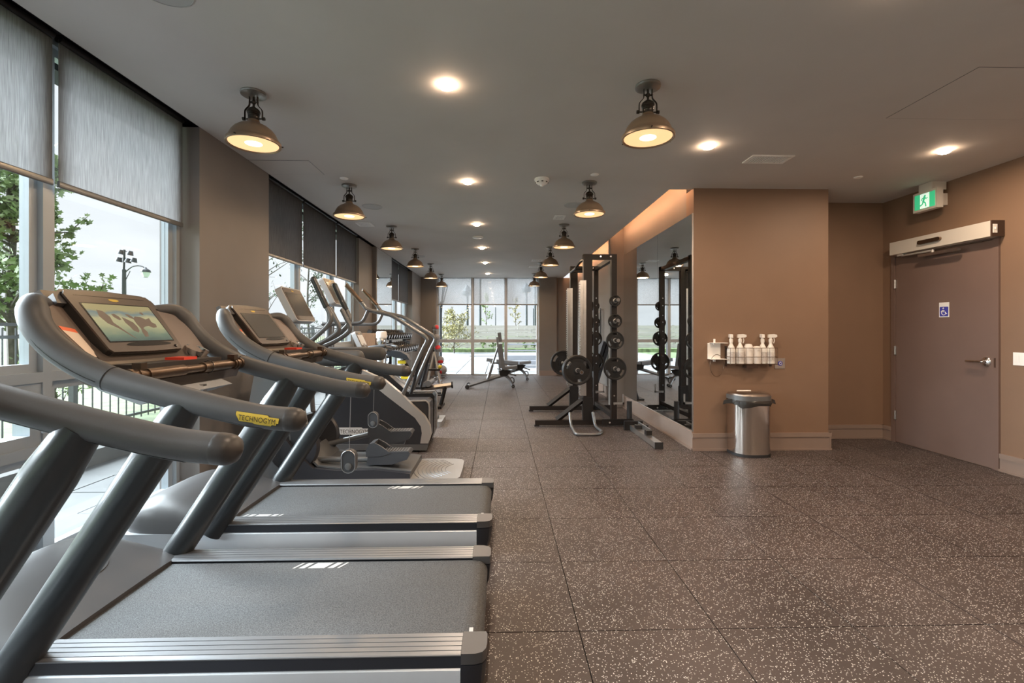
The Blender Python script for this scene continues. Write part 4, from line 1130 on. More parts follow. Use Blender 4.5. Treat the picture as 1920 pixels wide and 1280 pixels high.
# small dumbbells (shared meshes)
def dumbbell_mesh(r, l, w):
    mb = MB().cyl((-l / 2, 0, 0), (l / 2, 0, 0), .015, 10)
    return mb.mesh('handle')
def make_dumbbell(loc, label, r=.055, l=.12, w=.07, rot=(0, 0, 0), head='rubber_black', bar='chrome', group='dumbbells on the rack'):
    t = thing('dumbbell', label, 'dumbbell', loc, group=group); t.rotation_euler = rot
    obj('handle', MB().cyl((-l / 2, 0, 0), (l / 2, 0, 0), .015, 10), bar, t)
    for s in (-1, 1):
        h = obj('head', MB().tube([(s * l / 2, 0, 0), (s * (l / 2 + w), 0, 0)], r, 10), head, t)
        obj('end_ring', MB().cyl((s * (l / 2 + w), 0, 0), (s * (l / 2 + w + .002), 0, 0), r * .6, 10), 'satin_steel', h)
    return t
def dumbbell_rack():
    x0, y0, y1 = -1.98, 7.80, 10.55
    t = thing('dumbbell_rack', 'long black two tier dumbbell rack standing along the window wall', 'dumbbell rack', (x0, (y0 + y1) / 2, 0))
    h = (y1 - y0) / 2
    for s in (-1, 1):
        obj('side_frame', MB().box(-.20, -.13, s * (h - .03) - .03, s * (h - .03) + .03, .04, 1.24, bev=.006).box(-.24, .24, s * (h - .03) - .04, s * (h - .03) + .04, 0, .05, bev=.006)
            .tube([(.18, s * (h - .03), .05), (-.14, s * (h - .03), .60)], .025, 4), 'black_steel', t)
    for z, xo in ((1.18, -.12), (.92, .02)):
        for d in (-.075, .075):
            obj('tier_rail', MB().box(xo + d - .02, xo + d + .02, -h, h, z - .02 - d * .3, z + .0 - d * .3, bev=.004), 'mid_grey_tube', t)
        for s in (-1, 1):
            obj('tier_bracket', MB().box(-.17, xo + .10, s * (h - .06) - .015, s * (h - .06) + .015, z - .07, z - .02), 'black_steel', t)
    i = 0
    ord_ = ['first', 'second', 'third', 'fourth', 'fifth', 'sixth', 'seventh', 'eighth', 'ninth', 'tenth', 'eleventh', 'twelfth', 'thirteenth', 'fourteenth']
    protos = {}
    for tier, z, xo in (('upper', 1.18, -.12), ('lower', .92, .02)):
        n = 13
        for k in range(n):
            y = y0 + .14 + k * (y1 - y0 - .28) / (n - 1)
            lab = 'black dumbbell on the %s tier of the rack, %s from the near end' % (tier, ord_[k])
            loc = (x0 + xo, y, z + (.062 if tier == 'upper' else .072))
            if tier not in protos:
                protos[tier] = make_dumbbell(loc, lab, .056 if tier == 'upper' else .066, .13, .075, (0, R(17), 0))
            else:
                o = dup(protos[tier], loc, lab)
                o.rotation_euler = (0, R(17), 0)
dumbbell_rack()

# slim A-frame with chrome hand weights
t = thing('hand_weight_stand', 'pale A-frame stand with a yellow knob near the ball tower', 'weight stand', (-1.33, 9.6, 0))
for s in (-1, 1):
    obj('leg', MB().tube([(-.02, s * .02, .90), (.16, s * .16, .02)], .012, 8), 'pale_silver', t)
    obj('leg', MB().tube([(-.02, s * .02, .90), (-.20, s * .16, .02)], .012, 8), 'pale_silver', t)
    obj('foot', MB().box(-.24, .20, s * .16 - .02, s * .16 + .02, 0, .025, bev=.004), 'black_steel', t)
obj('top_bar', MB().cyl((-.02, -.06, .90), (-.02, .06, .90), .018, 10), 'black_steel', t)
obj('shelf', MB().box(-.14, .12, -.12, .12, .50, .53, bev=.006), 'black_steel', t)
obj('knob', MB().sphere((.10, 0, .57), .04, 12, 8), 'yellow_plastic', t)
for k in range(4):
    obj('weight_peg', MB().cyl((-.02 + k * .045, -.13, .34 - k * .075), (-.02 + k * .045, .13, .34 - k * .075), .008, 8), 'satin_steel', t)
wp = None
for k in range(4):
    lab = 'small chrome hand weight on the A-frame stand, %s peg' % ['top', 'second', 'third', 'lowest'][k]
    loc = (-1.33 + .045 + k * .045, 9.6, .35 - k * .075)
    if wp is None: wp = make_dumbbell(loc, lab, .032, .12, .05, (0, 0, R(90)), 'chrome', 'chrome', 'chrome hand weights')
    else: dup(wp, loc, lab, R(90))

# wooden cabinet and steel drum by the pier
t = thing('towel_cabinet', 'brown wooden cabinet standing by the window in front of the dumbbell rack', 'cabinet', (-2.07, 7.50, 0))
obj('body', MB().box(-.14, .12, -.17, .17, 0, 1.27, bev=.004), 'wood_brown', t)
obj('door', MB().box(.121, .136, -.165, -.004, .04, 1.25, bev=.002), 'wood_brown', t)
obj('door', MB().box(.121, .136, .004, .165, .04, 1.25, bev=.002), 'wood_brown', t)
t = thing('water_dispenser', 'narrow brushed steel drinking water dispenser beside the wooden cabinet', 'dispenser', (-1.85, 7.33, 0))
obj('column', MB().lathe([(.001, 0), (.085, 0), (.085, .03), (.072, .05), (.072, 1.05), (.001, 1.05)], 24), 'satin_steel', t)
obj('neck', MB().lathe([(.04, 1.05), (.06, 1.08), (.075, 1.12), (.078, 1.16), (.07, 1.19)], 24), 'chrome', t)
obj('reservoir', MB().lathe([(.072, 1.19), (.08, 1.20), (.08, 1.28), (.07, 1.30), (.001, 1.305)], 24), 'white_plastic', t)

# ================================================================== BENCHES
def bench(loc, label, back_deg, rz=0):
    t = thing('weight_bench', label, 'bench', loc, rz, group='adjustable weight benches')
    obj('floor_beam', MB().tube([(-.70, 0, .055), (.02, 0, .275), (.08, 0, .29)], .036, 4, flat=(1.1, .8)), 'bench_steel', t)
    obj('rear_crossbar', MB().cyl((-.73, -.26, .045), (-.73, .26, .045), .03, 14), 'bench_steel', t)
    for s in (-1, 1):
        obj('rear_roller', MB().cyl((-.735, s * .20, .048), (-.735, s * .27, .048), .048, 16), 'rubber_black', t)
        obj('front_wheel', MB().cyl((.30, s * .05, .036), (.30, s * .085, .036), .036, 16), 'rubber_black', t)
    obj('front_leg', MB().tube(catmull([(.04, 0, .285), (.12, 0, .28), (.20, 0, .22), (.26, 0, .12), (.295, 0, .04)], 6), .034, 4, flat=(1, .9)).cyl((.297, -.09, .036), (.297, .09, .036), .014, 8), 'bench_steel', t)
    obj('carry_handle', MB().tube(fillet([(.20, 0, .215), (.29, 0, .235), (.325, 0, .20), (.325, 0, .12), (.275, 0, .10)], .025), .011, 8), 'black_steel', t)
    obj('seat_bracket', MB().prism([(.0, .28), (.16, .27), (.26, .40), (.06, .42), (-.02, .38)], 'y', -.05, .05, bev=.01), 'black_steel', t)
    obj('seat_pad', MB().box(0, .30, -.14, .14, 0, .065, bev=.022, seg=3, M=Matrix.Translation((.10, 0, .415)) @ Matrix.Rotation(R(-6), 4, 'Y')), 'pad_grey', t)
    a = R(back_deg)
    Mb = Matrix.Translation((.06, 0, .43)) @ Matrix.Rotation(-math.pi + a, 4, 'Y') if False else Matrix.Translation((.06, 0, .43)) @ Matrix(((-math.cos(a), 0, math.sin(a), 0), (0, 1, 0, 0), (math.sin(a), 0, math.cos(a), 0), (0, 0, 0, 1)))
    obj('back_pad', MB().box(0, .58, -.145, .145, -.02, .06, bev=.024, seg=3, M=Mb), 'pad_grey', t)
    obj('back_rail', MB().box(.02, .74, -.03, .03, -.06, -.02, bev=.006, M=Mb), 'bench_steel', t)
    obj('head_pad', MB().box(.63, .84, -.10, .10, -.015, .065, bev=.024, seg=3, M=Mb), 'pad_grey', t)
    top = Mb @ Vector((.50, 0, -.05))
    bot = Vector((-.28, 0, .20)) if back_deg > 40 else Vector((-.42, 0, .15))
    st = obj('support_strut', MB().tube([bot, bot.lerp(top, .45)], .036, 12).tube([bot.lerp(top, .4), top], .024, 12), 'bench_steel', t)
    obj('strut_pin', MB().tube([bot.lerp(top, .5) + Vector((-.06, 0, .01)), bot.lerp(top, .5) + Vector((.04, 0, -.01))], .012, 8, 'round'), 'chrome', st)
    obj('seat_lever', MB().tube([(.20, .05, .33), (.37, .05, .27)], .014, 8, 'round'), 'mid_grey_tube', t)
    return t
bench((.0, 10.72, 0), 'adjustable weight bench in the aisle with its backrest raised upright', 83)
bench((.42, 12.35, 0), 'adjustable weight bench by the end window with its back lowered flat', 6)

# ================================================================== BALL TOWER
t = thing('ball_tower', 'slim grey tower holding five medicine balls in the far corner', 'ball rack', (-1.80, 13.30, 0))
obj('base', MB().box(-.10, .26, -.02, .02, .015, .05, bev=.006).box(-.12, -.06, -.22, .22, 0, .03, bev=.006).box(.20, .26, -.22, .22, 0, .03, bev=.006), 'bench_steel', t)
obj('post', MB().tube([(-.06, .17, .03), (-.13, .17, 1.42)], .022, 8), 'mid_grey_tube', t)
obj('brace', MB().tube([(.02, .17, .03), (-.12, .17, 1.05)], .012, 8), 'satin_steel', t)
BALLS = [(817.5, 613.5, .082), (819, 632.5, .10), (822, 653.5, .102), (825.5, 674.5, .108), (829.5, 693, .130)]
bl = ['smallest red and grey medicine ball at the top of the tower', 'red and grey medicine ball second from the top of the tower', 'red topped medicine ball in the middle of the tower',
      'grey medicine ball with red underside, second from the bottom of the tower', 'largest medicine ball at the foot of the tower']
patch = [((.6, -.7, .2), 52), ((-.6, -.75, -.45), 42), ((-.15, -.75, .62), 48), ((.1, -.55, -.8), 54), ((-.6, -.75, -.45), 40)]
for (u, v, r), lab, (pd, pa) in zip(BALLS, bl, patch):
    p = ony(u, v, 13.28); p.x -= .0
    p.z = max(p.z, r + .045)
    arm = MB()
    q = p - Vector((-1.80, 13.30, 0))
    for s in (-1, 1):
        arm.tube([(q.x - r * .9 - .02, s * r * .55 + q.y, q.z - r * .86), (q.x + r * .95, s * r * .55 + q.y, q.z - r * .86)], .009, 6)
    arm.tube([(-.08, .17, q.z - r * .98), (q.x, q.y + r * .5, q.z - r * .98)], .009, 6)
    obj('ball_prong', arm, 'satin_steel', t)
    b = thing('medicine_ball', lab, 'medicine ball', p, group='medicine balls on the tower')
    obj('shell', MB().sphere((0, 0, 0), r, 24, 16), 'ball_grey', b)
    zq = Vector(pd).to_track_quat('Z', 'Y').to_matrix().to_4x4()
    obj('red_panel', MB().lathe([(r * 1.004 * math.sin(R(a)), r * 1.004 * math.cos(R(a))) for a in range(0, pa + 1, 6)], 24, zq, closed=False), 'ball_red', b)

# ================================================================== POWER RACK
RY0, RY1 = 6.40, 7.60
def power_rack():
    loc = (1.2, (RY0 + RY1) / 2, 0)
    t = thing('power_rack', 'tall black power rack with silver hole strips in front of the mirror', 'power rack', loc)
    h = (RY1 - RY0) / 2
    for s in (-1, 1):
        y = s * h
        obj('base_beam', MB().box(-.72, .64, y - .04, y + .04, .02, .085, bev=.006), 'rack_brown_steel', t)
        for x in (-.70, .60): obj('foot_pad', MB().box(x - .03, x + .04, y - .03, y + .03, 0, .02), 'rubber_black', t)
        u = obj('front_upright', MB().box(-.055, .065, y - .045, y + .045, .085, 2.36, bev=.006), 'rack_brown_steel', t)
        obj('upright_shoe', MB().box(-.065, .075, y - .05, y + .05, .085, .40, bev=.006), 'black_steel', u)
        sy = -1 if s < 0 else -1
        st = MB().box(-.10, -.055, y - .040, y + .030, .42, 2.0, bev=.003)
        st.box(-.056, -.02, y - .050, y - .045, .42, 2.0)
        for k in range(44):
            z = .46 + k * .035
            st.box(-.112, -.10, y - .030, y + .020, z - .010, z + .010)
        obj('hole_strip', st, 'satin_steel', u)
        r = obj('rear_upright', MB().box(.33, .405, y - .04, y + .04, .085, 2.36, bev=.005), 'rack_brown_steel', t)
        for z in (.30, .42, .78, .90, 1.18, 1.30, 1.45, 1.56, 1.72, 1.84):
            if s > 0 or z < .5:
                obj('bolt', MB().cyl((.367, y - .048, z), (.367, y - .038, z), .011, 8), 'chrome', r)
        tb = obj('top_beam', MB().box(-.055, .405, y - .035, y + .035, 2.29, 2.36, bev=.005), 'rack_brown_steel', t)
        for x in (.18, .32): obj('bolt', MB().cyl((x, y - .043, 2.33), (x, y - .033, 2.33), .012, 8), 'chrome', tb)
        obj('brace', MB().tube([(-.42, y, .085), (-.06, y, .36)], .045, 4, flat=(.9, .9)), 'black_steel', t)
        obj('floor_plate', MB().box(.20, .62, y - .055, y - .04, .02, .10, bev=.003), 'black_steel', t)
        for x in (.30, .46): obj('bolt', MB().cyl((x, y - .063, .055), (x, y - .053, .055), .013, 8), 'chrome', t)
        for z in (1.72, 1.445, 1.18, .795):
            obj('plate_horn', MB().cyl((.367, s * (h + .04), z), (.367, s * (h + .26), z), .024, 14), 'chrome', t)
        obj('safety_pin', MB().box(.355, .50, y - .05, y - .03, .30, .33).box(.48, .50, y - .05, y - .03, .30, .44, bev=.004), 'satin_steel', t)
        obj('cup_hook', MB().box(-.145, -.10, y - .05, y + .05, .735, .80, bev=.004).box(-.215, -.145, y - .05, y + .05, .742, .764, bev=.004).box(-.228, -.208, y - .05, y + .05, .742, .82, bev=.004), 'black_steel', t)
    obj('rear_crossbeam', MB().box(.34, .40, -h + .04, h - .04, 2.29, 2.35, bev=.005), 'rack_brown_steel', t)
    obj('rear_crossbeam', MB().box(.34, .40, -h + .04, h - .04, .10, .16, bev=.005), 'black_steel', t)
    obj('pull_up_bar', MB().tube(fillet([(-.02, -h + .04, 2.30), (-.06, -.40, 2.29), (-.10, -.30, 2.22), (-.10, .30, 2.22), (-.06, .40, 2.29), (-.02, h - .04, 2.30)], .06), .017, 10)
        .tube([(-.10, -.18, 2.22), (.12, -.18, 2.22)], .016, 8, 'round').tube([(-.10, .18, 2.22), (.12, .18, 2.22)], .016, 8, 'round'), 'black_steel', t)
    obj('band_post', MB().tube([(.585, -h - .01, .085), (.585, -h - .01, .335)], .036, 18, 'flat'), 'rubber_black', t)
    return t
power_rack()

def sector(mb, r0, r1, a0, a1, y0, y1, n=10):
    lo = [(r1 * math.cos(R(a0 + (a1 - a0) * k / n)), r1 * math.sin(R(a0 + (a1 - a0) * k / n))) for k in range(n + 1)]
    li = [(r0 * math.cos(R(a1 - (a1 - a0) * k / n)), r0 * math.sin(R(a1 - (a1 - a0) * k / n))) for k in range(n + 1)]
    mb.prism(lo + li, 'y', y0, y1)
def make_plate(r, th, loc, label, rot=0.0, group='weight plates on the rack horns'):
    t = thing('weight_plate', label, 'weight plate', loc, group=group)
    My = Matrix.Rotation(R(90), 4, 'X')
    h = th / 2
    obj('rim', MB().lathe([(r * .82, -h * .8), (r * .86, -h), (r * .96, -h), (r, -h * .6), (r, h * .6), (r * .96, h), (r * .86, h), (r * .82, h * .8), (r * .82, -h * .8)], 44, My, closed=False), 'plate_iron', t)
    web = MB().lathe([(.026, -h * .5), (r * .62, -h * .5), (r * .62, h * .5), (.026, h * .5), (.026, -h * .5)], 36, My, closed=False)
    for k in range(3): sector(web, r * .60, r * .84, rot + k * 120 - 38, rot + k * 120 + 38, -h * .5, h * .5)
    obj('web', web, 'plate_iron', t)
    obj('hub', MB().lathe([(.026, -h * .95), (.050, -h * .95), (.055, -h * .6), (.055, h * .6), (.050, h * .95), (.026, h * .95), (.026, -h * .95)], 24, My, closed=False), 'plate_iron', t)
    obj('bore_ring', MB().lathe([(.0255, -h * 1.0), (.031, -h * 1.0), (.031, h * 1.0), (.0255, h * 1.0), (.0255, -h)], 20, My, closed=False), 'satin_steel', t)
    return t
hx = 1.2 + .367
for s, nm_, far in ((-1, 'near', 0), (1, 'far', 1)):
    yb = (RY0 if s < 0 else RY1) + s * .085
    for z, r, lab in ((1.72, .080, 'smallest round weight plate, on the top horn of the %s rear post'), (1.445, .096, 'small weight plate on the second horn of the %s rear post'),
                      (1.18, .124, 'medium weight plate on the third horn of the %s rear post'), (.795, .157, 'large weight plate on the lowest horn of the %s rear post')):
        make_plate(r, .034, (hx, yb, z - .002), lab % nm_, 30)
# barbell and its plates
bx_, bz_ = 1.042, .779
t = thing('barbell', 'chrome barbell racked across the front of the power rack', 'barbell', (bx_, (RY0 + RY1) / 2, bz_))
obj('shaft', MB().cyl((0, -.66, 0), (0, .66, 0), .014, 14), 'satin_steel', t)
for s in (-1, 1):
    sl = obj('sleeve', MB().cyl((0, s * .66, 0), (0, s * 1.08, 0), .025, 18), 'chrome', t)
    obj('collar', MB().cyl((0, s * .645, 0), (0, s * .672, 0), .038, 18), 'chrome', sl)
    obj('sleeve_end', MB().cyl((0, s * 1.08, 0), (0, s * 1.083, 0), .018, 14), 'bronze', sl)
for s, nm_ in ((-1, 'near'), (1, 'far')):
    make_plate(.205, .046, (bx_, (RY0 + RY1) / 2 + s * .70, bz_ - .0), 'large black weight plate on the %s end of the barbell, against the collar' % nm_, 90, 'plates on the barbell')
    make_plate(.200, .046, (bx_, (RY0 + RY1) / 2 + s * .752, bz_ - .0), 'large black weight plate on the %s end of the barbell, outer of the two' % nm_, 90, 'plates on the barbell')

# loop step in front of the rack
a = onz(1075, 815); 
pts = [onz(1071, 806, 0) + Vector((0, .12, .20)), onz(1073, 808) + Vector((0, .10, .05)), onz(1080, 817) + Vector((0, 0, .018)), onz(1121, 817) + Vector((0, 0, .018)), onz(1130, 812) + Vector((0, .0, .018)), onz(1116, 803) + Vector((0, 0, .03)), onz(1113, 803) + Vector((0, .05, .20))]
o = obj('dip_handle', MB().tube(fillet(pts, .07), .019, 12, 'round'), 'mid_grey_tube')
tag(o, 'bent grey tube handle attachment on the floor in front of the rack', 'handle attachment')
# rack attachment lying on the floor
p0, p1 = onz(1186, 806), onz(1236, 842)
ang = math.atan2(p1.y - p0.y, p1.x - p0.x)
L = (p1 - p0).length
t = thing('rack_attachment', 'steel box beam attachment with black end caps lying on the floor by the baseboard', 'rack attachment', (p0.x, p0.y, 0), ang)
obj('beam', MB().box(.02, L - .012, -.042, .042, .006, .07, bev=.005), 'satin_steel', t)
obj('end_cap', MB().box(L - .014, L, -.046, .046, .0, .074, bev=.004), 'rubber_black', t)
obj('cross_plate', MB().box(-.03, .02, -.11, .13, .0, .12, bev=.006), 'black_steel', t)
obj('side_plate', MB().box(.10, .56, .042, .055, .02, .13, bev=.004), 'satin_steel', t)
obj('stop_block', MB().box(.20, .27, -.035, .12, .07, .115, bev=.005), 'black_steel', t)
obj('stop_block', MB().box(.55, .63, -.02, .045, .07, .125, bev=.005), 'black_steel', t)
# dark mats leaning on the wall beyond the mirror
t = thing('leaning_mat', 'dark folded exercise mats leaning on the wall behind the power rack', 'exercise mat', (1.72, 9.0, 0))
for k in range(2):
    obj('mat_panel', MB().box(-.03, .03, -.30, .30, 0, 1.15, bev=.012, M=Matrix.Translation((.0 - k * .085, 0, .004 + .0)) @ Matrix.Rotation(R(17), 4, 'Y')), 'pad_blue_black', t)
obj('mat_foot', MB().box(-.20, .06, -.32, .32, 0, .03, bev=.01), 'rubber_black', t)
# resistance bands hanging on the wall
for k, (y, zt_) in enumerate(((9.55, 1.75), (9.80, 1.70))):
    t = thing('resistance_band', ['black resistance band loop hanging on the wall beyond the rack', 'second black resistance band loop on the wall, farther from the rack'][k], 'resistance band', (XM, y, zt_))
    obj('hook', MB().cyl((0, 0, 0), (-.07, 0, .0), .008, 8), 'satin_steel', t)
    obj('loop', MB().tube([(-.05, .045 * math.sin(R(a)), -.40 + .415 * math.cos(R(a))) for a in range(0, 360, 15)], .016, 8, closed=True, flat=(1, .5)), 'rubber_black', t)

# ================================================================== CLEANING STATION ON THE NICHE WALL
YN = YW
def wn(u, v, d=0.0): return ony(u, v, YN - d)
# bracket for a wipe roll (empty)
a0, a1 = wn(1328, 643, .02), wn(1352, 672, .02)
t = thing('roll_bracket', 'white empty roll bracket with a hanging wire loop, left of the bottle basket', 'bracket', ((a0.x + a1.x) / 2, YN, a1.z))
w, hh = (a1.x - a0.x) / 2, a0.z - a1.z
obj('back_plate', MB().box(-w, w, -.006, 0, 0, hh, bev=.002), 'white_plastic', t)
obj('shelf', MB().box(-w, w + .03, -.10, 0, -.006, 0, bev=.002).box(-w + .02, w + .04, -.10, 0, hh, hh + .005, bev=.002), 'white_plastic', t)
obj('hook', MB().box(-.01, .008, -.02, -.006, hh - .02, hh + .045, bev=.003).box(-.012, .01, -.02, -.006, -.035, .03, bev=.003), 'white_plastic', t)
obj('wire_loop', MB().tube([(.02 + .075 * math.cos(R(a)), -.03, -.075 + .12 * math.sin(R(a))) for a in range(0, 360, 15)], .003, 6, closed=True), 'bronze', t)
# wire basket
b0, b1 = wn(1364, 652, .06), wn(1452, 682, .06)
bxc = (b0.x + b1.x) / 2; bw = (b1.x - b0.x) / 2; bz0 = b1.z; bz1 = b0.z
t = thing('wire_basket', 'dark wire wall basket holding spray bottles and towels', 'wire basket', (bxc, YN, bz0))
hh = bz1 - bz0
wire = MB()
for z in (.0, hh * .45, hh):
    wire.tube([(-bw, 0, z), (-bw, -.12, z), (bw, -.12, z), (bw, 0, z)], .003, 6)
for k in range(7):
    x = -bw + k * 2 * bw / 6
    wire.tube([(x, -.12, hh), (x, -.12, 0), (x, 0, 0)], .0026, 6)
obj('basket_wires', wire, 'bronze', t)
obj('wall_hooks', MB().box(-bw, -bw + .02, -.012, 0, -.03, hh + .02).box(bw - .02, bw, -.012, 0, -.03, hh + .02).box(-.06, .06, -.09, 0, -.045, -.008, bev=.004), 'opener_brown', t)
def spray(x, y, label, turn):
    t = thing('spray_bottle', label, 'spray bottle', (bxc + x, YN + y, bz0 + .004), turn, group='white spray bottles in the basket')
    obj('bottle', MB().lathe([(.001, 0), (.036, 0), (.038, .006), (.038, .115), (.034, .135), (.018, .165), (.014, .172), (.014, .19)], 22), 'bottle_white', t)
    obj('label', MB().lathe([(.0386, .02), (.0386, .10)], 22, closed=False), 'bottle_label', t)
    n = obj('trigger_head', MB().lathe([(.017, .186), (.018, .21), (.012, .215), (.012, .228)], 14).prism([(-.025, .226), (.045, .228), (.058, .236), (.055, .252), (.03, .258), (-.022, .255)], 'y', -.012, .012, bev=.004), 'bottle_white', t)
    t.scale = (1.12, 1.12, 1.24)
    obj('trigger', MB().tube([(.03, 0, .228), (.036, 0, .20), (.028, 0, .178)], .005, 6), 'bottle_white', n)
    return t
spray(-bw + .045, -.05, 'white spray bottle at the left end of the basket', R(80))
spray(-bw + .135, -.065, 'white spray bottle second from the left in the basket', R(-5))
spray(bw - .125, -.05, 'white spray bottle second from the right in the basket', R(80))
spray(bw - .045, -.065, 'white spray bottle at the right end of the basket', R(-5))
for x, lab in ((-.028, 'rolled white towel in the middle of the basket, taller'), (.062, 'rolled white towel in the basket, shorter and to the right')):
    o = obj('towel_roll', MB().lathe([(.001, 0), (.042, 0), (.044, .01), (.044, .15 if x < 0 else .135), (.03, .17 if x < 0 else .15), (.001, .172 if x < 0 else .153)], 18), 'towel_white')
    o.location = (bxc + x, YN - .06, bz0 + .004); o.scale = (1.0, 1.0, 1.25); tag(o, lab, 'towel', 'towels in the basket')
# push plate
p = wn(1462, 681)
t = thing('push_plate', 'square steel door opener push plate with a blue round symbol', 'push plate', (p.x, YN, p.z))
obj('plate', MB().box(-.056, .056, -.006, 0, -.056, .056, bev=.003), 'satin_steel', t)
obj('button', MB().lathe([(.026, 0), (.026, .006), (.001, .008)], 24, Matrix.Translation((0, -.006, 0)) @ Matrix.Rotation(R(90), 4, 'X')), 'sign_blue', t)
obj('symbol_ring', MB().tube([(.013 * math.cos(R(a)), -.0145, .013 * math.sin(R(a))) for a in range(0, 360, 20)], .0028, 6, closed=True), 'sign_white', t)

# step bin
cx = ony(1409, 800, 4.86).x
t = thing('trash_can', 'brushed steel half round trash can with a black bag folded over its rim', 'trash can', (cx, 4.99, 0))
def dshape(w, d, n=20):
    out = [(w, 0.0)] 
    for k in range(n + 1):
        a = math.pi * k / n
        c, s_ = math.cos(a), math.sin(a)
        out.append((w * math.copysign(abs(c) ** .62, c), -.02 - (d - .02) * abs(s_) ** .75))
    out.append((-w, 0.0))
    return out
obj('base_ring', MB().prism(dshape(.200, .262), 'z', 0, .03, bev=.006), 'rubber_black', t)
obj('body', MB().prism(dshape(.197, .258), 'z', .03, .545), 'steel_brushed', t, smooth=40)
obj('rim', MB().prism(dshape(.206, .268), 'z', .585, .632, bev=.012, seg=3), 'mid_grey_tube', t)
lid = MB()
lid.loft([[(a * k, -.134 + (b + .134) * k, z) for a, b in dshape(.200, .262)] for k, z in ((1, .632), (.97, .648), (.85, .658), (.5, .664), (.02, .666))])
obj('lid', lid, 'bin_lid', t)
obj('lid_hinge', MB().cyl((-.09, -.004, .66), (.06, -.004, .66), .008, 8), 'bottle_white', t)
rng = random.Random(5)
D = dshape(.205, .268)
def bagring(k, z, wob): return [(a * k + rng.uniform(-wob, wob), b * k + rng.uniform(-wob, wob) , z + rng.uniform(-wob, wob) - (.03 * max(0, math.sin(i * .55)) if wob > .004 and z < .56 else 0)) for i, (a, b) in enumerate(D)]
bag = MB().loft([bagring(.985, .592, .002), bagring(1.02, .575, .006), bagring(1.025, .555, .008), bagring(1.005, .535, .006)], cap=False)
bg_ = obj('bin_bag', bag, 'bag_plastic', t, smooth=25)
for s in (-1, 1):
    obj('bag_knot', MB().loft([[(s * .195, -.06, .59), (s * .195, -.12, .59), (s * .195, -.12, .545), (s * .195, -.06, .545)], [(s * .245, -.07, .578), (s * .245, -.10, .582), (s * .25, -.105, .54), (s * .25, -.07, .535)],
        [(s * .275, -.08, .565), (s * .275, -.09, .57), (s * .285, -.09, .53), (s * .285, -.08, .525)]]), 'bag_plastic', bg_, smooth=20)

# ================================================================== OUTSIDE
g = struct('ground_lawn', MB().box(-90, -4.28, -30, 120, -.4, -.06), 'grass')
struct('ground_patio', MB().box(-4.28, 30, 14.1, 31.6, -.4, -.05), 'patio_paver')
struct('ground_beyond', MB().box(-4.28, 60, 31.6, 120, -.4, -.10), 'grass')
struct('ground_path', MB().box(-4.05, -2.63, -6, 14.1, -.4, -.075), 'concrete')
path = bpy.data.objects['ground_path']
pm = MB().box(-.232, .232, -.455, .455, -.075, -.03, bev=.006, seg=1).mesh('paver'); pm.materials.append(MATS['paver'])
for i in range(3):
    for j in range(12):
        o = bpy.data.objects.new('paver', pm); C.objects.link(o); o.parent = path
        o.location = (-2.63 - .24 - i * .472, 1.2 + j * .922 + (i % 2) * .46, random.uniform(-.003, .003))
struct('kerb_wall', MB().box(-4.28, -4.05, -6, 13.9, -.3, .12, bev=.012), 'concrete')
# patio pavers nearest the glass
pm2 = MB().box(-.44, .44, -.44, .44, -.04, 0, bev=.008, seg=1).mesh('patio_slab'); pm2.materials.append(MATS['patio_paver'])
pat = bpy.data.objects['ground_patio']
for i in range(-5, 8):
    for j in range(9):
        o = bpy.data.objects.new('patio_slab', pm2); C.objects.link(o); o.parent = pat
        o.location = (i * .9, 14.6 + j * .9, -.012 + random.uniform(-.003, .003))

# picket fence along the lawn
fx = -5.4
t = thing('picket_fence', 'dark metal picket fence along the lawn outside the left windows', 'fence', (fx, 8, -.06))
pk = MB().box(-.006, .006, -.006, .006, .08, 1.40).mesh('picket'); pk.materials.append(MATS['fence_dark'])
for k in range(150):
    y = -7 + k * .14
    o = bpy.data.objects.new('picket', pk); C.objects.link(o); o.parent = t; o.location = (0, y, 0)
for z in (.14, 1.30, 1.44): obj('fence_rail', MB().box(-.018, .018, -7.1, 14, z - .018, z + .018), 'fence_dark', t)
for k in range(9): obj('fence_post', MB().box(-.032, .032, -7 + k * 2.52 - .032, -7 + k * 2.52 + .032, 0, 1.52), 'fence_dark', t)

def leafset(pts, size, rng, kind):
    """many single leaves as one mesh"""
    vs, fs = [], []
    star = [(0, -.5), (.18, -.30), (.5, -.22), (.30, .0), (.46, .30), (.18, .20), (0, .55), (-.18, .20), (-.46, .30), (-.30, .0), (-.5, -.22), (-.18, -.30)] if kind == 'maple' else [(0, -.5), (.26, 0), (0, .5), (-.26, 0)]
    for p in pts:
        s = size * rng.uniform(.6, 1.2)
        q = Matrix.Rotation(rng.uniform(0, 6.28), 3, 'Z') @ Matrix.Rotation(rng.uniform(-1.3, 1.3), 3, 'X') @ Matrix.Rotation(rng.uniform(-1.0, 1.0), 3, 'Y')
        b = len(vs)
        for a, c in star: vs.append(Vector(p) + q @ Vector((a * s, c * s, .12 * s * abs(a))))
        fs.append(tuple(range(b, b + len(star))))
    me = bpy.data.meshes.new('foliage'); me.from_pydata(vs, [], fs); me.update()
    return me
